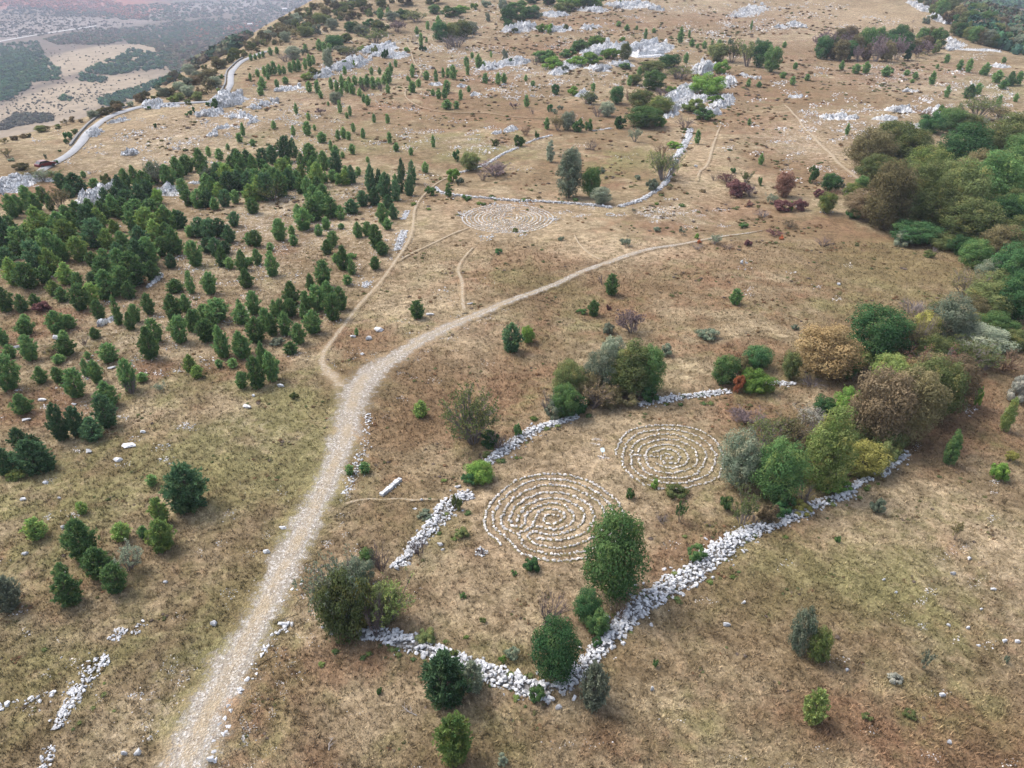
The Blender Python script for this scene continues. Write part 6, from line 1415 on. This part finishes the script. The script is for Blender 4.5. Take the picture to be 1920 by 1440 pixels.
def car():
    P, m = at([(87, 314)]); p = P[0]; r = empty('parked_car', (p[0], p[1], p[2] + .2), R(62)); tag(r, 'dark red car half hidden by bushes at the near end of the road', 'car')
    M['paint'] = mat_plain('dark_red_paint', (.12, .012, .018), .3, .05, 2, .5); M['glass'] = mat_plain('car_glass', (.02, .025, .03), .1, .0, 2, .6)
    M['tyre'] = mat_plain('tyre', (.02, .02, .02), .9, .1, 9); M['rim'] = mat_plain('rim', (.4, .4, .42), .4, .1, 9, .5)
    pr = [(-2.1, .35), (-2.1, .78), (-1.95, .95), (-1.1, 1.02), (1.0, .98), (1.9, .82), (2.1, .65), (2.1, .35)]
    def ext(prof, w, w2=None):
        b = MB(); w2 = w2 or w; n = len(prof); V = [(x, -w, z) for x, z in prof] + [(x, w2, z) for x, z in prof]
        b.add(V, [(k, (k + 1) % n, n + (k + 1) % n, n + k) for k in range(n)])
        b.add(V, [(0, k, k + 1) for k in range(1, n - 1)] + [(n, n + k + 1, n + k) for k in range(1, n - 1)]); return b
    part('body', ext(pr, .86), M['paint'], r)
    part('windows', ext([(-1.85, .95), (-1.45, 1.38), (.25, 1.40), (1.0, .97)], .74), M['glass'], r)
    part('roof', ext([(-1.42, 1.385), (-1.38, 1.47), (.15, 1.48), (.24, 1.405)], .72), M['paint'], r)
    for x in (-1.3, 1.3):
        for s in (-1, 1):
            b = MB(); b.tube([(x, s * .70, .33), (x, s * .90, .33)], [.33, .33], 16)
            wv = MB(); V = [(x, s * .90, .33)] + [(x + .33 * math.cos(6.283 * k / 16), s * .90, .33 + .33 * math.sin(6.283 * k / 16)) for k in range(16)]
            b.add(V, [(0, 1 + k, 1 + (k + 1) % 16) for k in range(16)]); w = part('wheel', b, M['tyre'], r)
            c = MB(); c.tube([(x, s * .89, .33), (x, s * .93, .33)], [.2, .17], 12); lk(bpy.data.objects.new('rim', c.mesh('rim', [M['rim']])), w)
    for s in (-1, 1):
        b = MB(); b.box((2.11, s * .6, .70), (.02, .16, .07)); part('headlight', b, M['rim'], r)
        b = MB(); b.box((-2.11, s * .62, .74), (.02, .14, .08)); part('tail_light', b, M['paint'], r)
car()
def road_wall():
    """low grey parapet along the valley side of the road"""
    for (ln, lb) in (([(132,274),(146,256),(160,237),(178,223),(205,209),(240,201)], 'low grey retaining wall along the valley side of the road bend'),
                     ([(414,176),(422,160),(423,146),(428,130),(440,119),(456,109)], 'low grey retaining wall beside the road above the roadside crag')):
        P, m = at(ln); L = resample(smooth_poly(P[:, :2], 2), 1.5); c = L[len(L) // 2]; cz = float(hgt(*c)); r = empty('retaining_wall', (c[0], c[1], cz)); tag(r, lb, 'wall')
        d = np.gradient(L, axis=0); d /= np.linalg.norm(d, axis=1)[:, None]; nr = np.stack([-d[:, 1], d[:, 0]], 1); z = hgt(L[:, 0], L[:, 1]) - cz
        for nm, off, z0, z1, w, mt in (('masonry', 0, -1.2, .40, .22, M['core']), ('coping', 0, .40, .50, .27, M['core'])):
            V = []
            for k in range(len(L)):
                for (u, zz) in ((-w, z0), (w, z0), (w, z1), (-w, z1)): V.append((L[k, 0] - c[0] + nr[k, 0] * u, L[k, 1] - c[1] + nr[k, 1] * u, z[k] + zz))
            F = [(4 * k + j, 4 * k + (j + 1) % 4, 4 * (k + 1) + (j + 1) % 4, 4 * (k + 1) + j) for k in range(len(L) - 1) for j in range(4)]
            b = MB(); b.add(V, F); e = len(V); b.add(V, [(0, 3, 2, 1), (e - 4, e - 3, e - 2, e - 1)]); part(nm, b, mt, r)
road_wall()
def branch(px, py, lb, L=1.2):
    P, m = at([(px, py)]); p = P[0]; r = random.Random(px); b = MB()
    b.tube([(-L / 2, 0, .06), (0, .08, .10), (L / 2, -.05, .07)], [.035, .03, .012], 6)
    for k in range(7):
        x = r.uniform(-L * .3, L * .4); a = r.uniform(.4, 1.1) * r.choice((-1, 1)); l = r.uniform(.25, .6)
        b.tube([(x, 0, .09), (x + l * .5 * math.cos(a), l * .5 * math.sin(a), .14), (x + l * math.cos(a), l * math.sin(a), .08)], [.016, .011, .004], 4)
    o = bpy.data.objects.new('fallen_branch', b.mesh('fallen_branch', [M['wood']])); o.location = tuple(p); o.rotation_euler = (0, 0, r.uniform(0, 3)); tag(lk(o), lb, 'branch')
branch(767, 1334, 'bleached dead branch lying on grass below the dark pine clump'); branch(620, 1396, 'thin dark dead branch lying on the southern grass', .8)
def houses():
    M['plaster'] = mat_plain('white_plaster', (.72, .71, .70), .9, .06, 1); M['tile_roof'] = mat_plain('pale_roof', (.60, .58, .58), .9, .15, 2); M['dark_glass'] = mat_plain('house_glass', (.03, .035, .04), .2, 0, 2, .5)
    for (px, py, w, lb) in ((469, 48, 9, 'small white house in the valley scrub, the lower of two'), (534, 19, 9, 'small white house in the valley scrub, the upper of two')):
        P, m = at([(px, py)]); p = P[0]; W = w * m[0] / 2; r = empty('white_house', tuple(p), .4); tag(r, lb, 'house')
        b = MB(); b.box((0, 0, 2.4), (W, W * .6, 2.6)); part('wall', b, M['plaster'], r)
        b = MB(); V = [(-W - .4, -W * .7, 5.0), (W + .4, -W * .7, 5.0), (W + .4, W * .7, 5.0), (-W - .4, W * .7, 5.0), (-W - .4, 0, 7.2), (W + .4, 0, 7.2)]
        b.add(V, [(0, 1, 5, 4), (2, 3, 4, 5), (0, 3, 2, 1)]); b.add(V, [(0, 4, 3), (1, 2, 5)]); part('roof', b, M['tile_roof'], r)
        for k in (-.5, .5):
            b = MB(); b.box((k * W, -W * .6 - .02, 2.6), (.7, .04, .7)); part('window', b, M['dark_glass'], r)
houses()

# ------------------------------------------------------------------ valley scrub and far woods (no one could count them)
def inpoly(x, y, poly):
    c = np.zeros(len(x), bool); j = len(poly) - 1
    for i in range(len(poly)):
        xi, yi = poly[i]; xj, yj = poly[j]
        c ^= ((yi > y) != (yj > y)) & (x < (xj - xi) * (y - yi) / (yj - yi + 1e-9) + xi); j = i
    return c
def scrub_proto(seed):
    g = np.random.default_rng(seed); bm = bmesh.new(); bmesh.ops.create_icosphere(bm, subdivisions=1, radius=.40)
    V = np.array([v.co[:] for v in bm.verts]) * g.uniform(.7, 1.1, (len(bm.verts), 1)); F = np.array([[v.index for v in f.verts] for f in bm.faces]); bm.free()
    n = 30; d = rdir(g, n); d[:, 2] = np.abs(d[:, 2]) * 1.1 - .25; P = d * g.uniform(.34, .55, n)[:, None]
    q = rdir(g, n) * .15; w = np.cross(d, q); w = w / (np.linalg.norm(w, axis=1)[:, None] + 1e-9) * .15
    V2 = np.stack([P + q, P + w, P - q - w], 1).reshape(-1, 3)
    return np.concatenate([V, V2]), np.concatenate([F, np.arange(n * 3).reshape(-1, 3) + len(V)])
SPR = [scrub_proto(i) for i in range(8)]
def mat_scrub():
    m, nt = newmat('valley_scrub_leaves'); c = attr(nt, 'leafcol').outputs['Color']
    d = N(nt, 'ShaderNodeBsdfDiffuse'); o = N(nt, 'ShaderNodeOutputMaterial'); nt.links.new(c, d.inputs[0]); nt.links.new(d.outputs[0], o.inputs[0]); return m
M['scrub_far'] = mat_scrub()
PALE = {'g': [(.030, .070, .040), (.040, .085, .045), (.050, .080, .040), (.030, .060, .045)], 'm': [(.055, .080, .045), (.080, .080, .050), (.105, .085, .060), (.045, .075, .050), (.085, .068, .055)],
        'r': [(.21, .075, .045), (.16, .07, .05), (.12, .075, .055), (.24, .085, .05)], 'd': [(.05, .055, .04), (.07, .065, .05)]}
def scatter(name, lb, specs):
    VV = []; FF = []; CC = []; n0 = 0
    for (poly, n, size, pal, flat) in specs:
        poly = np.array(poly, float); x0, y0 = poly.min(0); x1, y1 = poly.max(0)
        pts = np.stack([nrg.uniform(x0, x1, n * 4), nrg.uniform(y0, y1, n * 4)], 1); pts = pts[inpoly(pts[:, 0], pts[:, 1], poly)][:n]
        P, m = at(pts)
        ok = (P[:, 2] < -3) | (P[:, 0] > 0)
        for p, mm in zip(P[ok], m[ok]):
            V, F = SPR[rnd.randrange(8)]; s = size[0] + (size[1] - size[0]) * rnd.random() ** 1.5; a = rnd.uniform(0, 6.28); c, q = math.cos(a), math.sin(a)
            W = np.stack([(V[:, 0] * c - V[:, 1] * q) * s + p[0], (V[:, 0] * q + V[:, 1] * c) * s + p[1], (V[:, 2] + .25) * s * flat + p[2]], 1)
            col = np.array(PALE[pal][rnd.randrange(len(PALE[pal]))]) * rnd.uniform(1.05, 1.9)
            VV.append(W); FF.append(F + n0); n0 += len(V); CC.append(np.broadcast_to(col, (len(V), 3)))
    me = mesh_np(name, np.concatenate(VV), np.concatenate(FF), [M['scrub_far']], False, None, {'leafcol': np.concatenate(CC)})
    tag(lk(bpy.data.objects.new(name, me)), lb, None, None, 'stuff')
scatter('valley_scrub', 'dense dark green and purplish scrub covering the valley floor', [
 ([(0,84),(70,78),(80,92),(88,112),(110,130),(112,150),(60,155),(50,170),(0,178)], 620, (6,11), 'g', .8),
 ([(0,100),(50,95),(75,130),(45,160),(0,165)], 260, (7,12), 'g', .8),
 ([(40,150),(58,158),(30,180),(0,196),(0,172)], 110, (5,9), 'g', .75),
 ([(80,74),(150,60),(240,52),(250,76),(225,78),(200,84),(150,84),(110,84)], 420, (7,12), 'm', .75),
 ([(200,60),(330,40),(420,34),(560,14),(600,0),(560,48),(470,88),(380,120),(330,140),(310,120),(290,90),(240,78),(230,66)], 2300, (7,13), 'm', .8),
 ([(230,70),(330,48),(420,40),(400,70),(320,80),(290,84),(245,84)], 420, (7,12), 'g', .8),
 ([(232,100),(250,92),(275,98),(340,112),(300,130),(260,134),(235,138),(205,142),(175,138),(160,134),(190,118),(215,112)], 330, (6,11), 'g', .8),
 ([(170,142),(200,150),(190,156),(150,152),(148,140)], 50, (6,11), 'g', .8), ([(112,178),(136,184),(132,192),(114,190)], 10, (6,10), 'g', .7),
 ([(235,170),(300,150),(340,132),(330,150),(280,172),(210,200),(190,196),(185,186)], 330, (5,9), 'g', .8),
 ([(30,215),(100,215),(98,228),(40,236),(0,246),(0,236)], 170, (5,9), 'd', .7),
 ([(80,88),(240,80),(330,110),(260,190),(130,215),(0,230),(0,180),(60,160),(110,140)], 300, (1.5,4), 'd', .8),
 ([(0,180),(200,150),(200,200),(100,220),(0,232)], 260, (1.2,3.5), 'd', .8),
 ([(0,24),(120,30),(200,40),(260,46),(180,56),(90,66),(0,74)], 520, (5,9), 'd', .7),
 ([(0,0),(200,0),(260,14),(240,30),(180,24),(110,20),(60,14),(0,12)], 600, (9,16), 'r', .7),
 ([(200,12),(360,4),(560,0),(600,0),(540,22),(420,30),(300,40),(200,36),(120,26)], 1100, (8,15), 'm', .7),
 ([(215,22),(280,28),(270,36),(240,36)], 90, (8,13), 'r', .7), ([(20,10),(160,14),(220,30),(120,32),(0,26)], 320, (8,14), 'd', .7),
 ([(370,50),(400,60),(380,74),(345,66)], 60, (7,12), 'r', .75), ([(430,50),(490,40),(470,70),(430,80)], 70, (7,12), 'r', .75)])
def low_scrub():
    VV = []; FF = []; CC = []; n0 = 0
    cols = [(.085, .060, .034), (.105, .072, .040), (.080, .080, .036), (.066, .076, .034), (.095, .075, .062), (.120, .070, .040)]
    for (px, py, sx, sy, n) in [(1000,480,420,90,260),(1500,560,260,120,260),(1000,640,260,110,150),(1400,760,120,50,110),(800,800,160,110,80),(1600,1080,260,140,90),(1200,1330,400,90,60),(400,900,220,130,110),(120,1150,120,160,60),
        (900,1130,160,60,50),(1000,330,260,60,170),(1450,400,120,60,240),(1560,300,160,60,180),(700,220,260,80,360),(1000,160,300,80,520),(1500,140,260,60,360),(820,60,220,50,420),(1250,40,300,36,420),(1650,140,180,40,240),(350,250,180,50,130),(250,660,220,110,110),(560,460,150,80,120),(1740,960,120,90,60),(1300,1000,80,60,60),(1110,60,160,40,260),(1230,180,120,60,260)]:
        k = max(3, n // 6); cx = nrg.normal(px, sx, k); cy = nrg.normal(py, sy, k); g = nrg.integers(0, k, n)
        pts = np.stack([cx[g] + nrg.normal(0, 16, n), cy[g] + nrg.normal(0, 5, n)], 1); pts = pts[(pts[:, 1] > -5) & (pts[:, 1] < 1480) & (pts[:, 0] > -80) & (pts[:, 0] < 2000)]
        P, m = at(pts); mk = masks(P[:, 0], P[:, 1]); ok = (P[:, 2] > -2.5) & (P[:, 1] < 640) & (mk['pale'] < .55) & (near_track(P[:, 0], P[:, 1]) < .5)
        for p, mm in zip(P[ok], m[ok]):
            V, F = SPR[rnd.randrange(8)]; s = mm * rnd.uniform(3.5, 9) * (1.3 if rnd.random() < .12 else 1); s = min(max(s, .22), 2.2); a = rnd.uniform(0, 6.28); c, q = math.cos(a), math.sin(a)
            VV.append(np.stack([(V[:, 0] * c - V[:, 1] * q) * s + p[0], (V[:, 0] * q + V[:, 1] * c) * s + p[1], (V[:, 2] + .2) * s * rnd.uniform(.3, .6) + p[2]], 1)); FF.append(F + n0); n0 += len(V)
            CC.append(np.broadcast_to(np.array(cols[rnd.randrange(6)]) * rnd.uniform(.9, 1.6), (len(V), 3)))
    for (px, py, sx, sy, n) in [(760,1215,60,14,14),(900,1262,60,16,16),(1000,1300,40,14,10),(1090,1265,30,20,10),(1160,1185,40,24,12),(1250,1115,50,14,12),(1340,1060,40,26,12),(1420,1000,30,14,10),(1540,945,40,14,16),(1620,905,30,12,12),(830,970,30,26,14),(950,850,40,24,14),(1040,795,30,10,8),(1280,748,50,8,10),(960,380,90,5,16),(1240,350,24,20,10),(1285,270,10,30,8),(160,1290,30,40,16),(650,1190,30,20,10)]:
        P, m = at(np.stack([nrg.normal(px, sx, n), nrg.normal(py, sy, n)], 1))
        for p, mm in zip(P, m):
            V, F = SPR[rnd.randrange(8)]; s = min(max(mm * rnd.uniform(6, 16), .25), 1.6)
            VV.append(np.stack([V[:, 0] * s + p[0], V[:, 1] * s + p[1], (V[:, 2] + .2) * s * .6 + p[2]], 1)); FF.append(F + n0); n0 += len(V)
            CC.append(np.broadcast_to(np.array([(.075, .105, .032), (.10, .12, .045), (.06, .09, .035), (.12, .09, .05)][rnd.randrange(4)]) * rnd.uniform(.8, 1.5), (len(V), 3)))
    me = mesh_np('low_scrub', np.concatenate(VV), np.concatenate(FF), [M['scrub_far']], False, None, {'leafcol': np.concatenate(CC)})
    tag(lk(bpy.data.objects.new('low_scrub', me)), 'knee high brown and olive scrub tufts dotted over the pasture', None, None, 'stuff')
low_scrub()
scatter('far_wood', 'mixed russet and green wood on the far side beyond the plateau', [
 ([(1790,0),(1860,0),(1925,50),(1925,100),(1850,76),(1800,40)], 420, (6,10), 'm', 1.1), ([(1770,0),(1850,10),(1880,40),(1840,50)], 160, (6,10), 'm', 1.1), ([(1830,0),(1925,0),(1925,16),(1860,16)], 300, (8,14), 'g', .9), ([(1800,30),(1925,70),(1925,110),(1840,80)], 200, (6,10), 'g', 1.1)])

# ------------------------------------------------------------------ haze: one box of thin air round everything
def haze():
    b = MB(); b.box((0, 3500, -35), (9500, 4700, 115))
    m, nt = newmat('haze'); v = N(nt, 'ShaderNodeVolumePrincipled'); o = N(nt, 'ShaderNodeOutputMaterial')
    v.inputs['Color'].default_value = (.76, .83, 1.0, 1); v.inputs['Density'].default_value = HAZE; v.inputs['Density Attribute'].default_value = ''
    v.inputs['Anisotropy'].default_value = 0.0
    nt.links.new(v.outputs[0], o.inputs['Volume'])
    tag(lk(bpy.data.objects.new('haze', b.mesh('haze', [m]))), 'thin bluish haze over the valley', None, None, 'stuff')
HAZE = 0.00013
haze()
print('objects', len(bpy.data.objects))
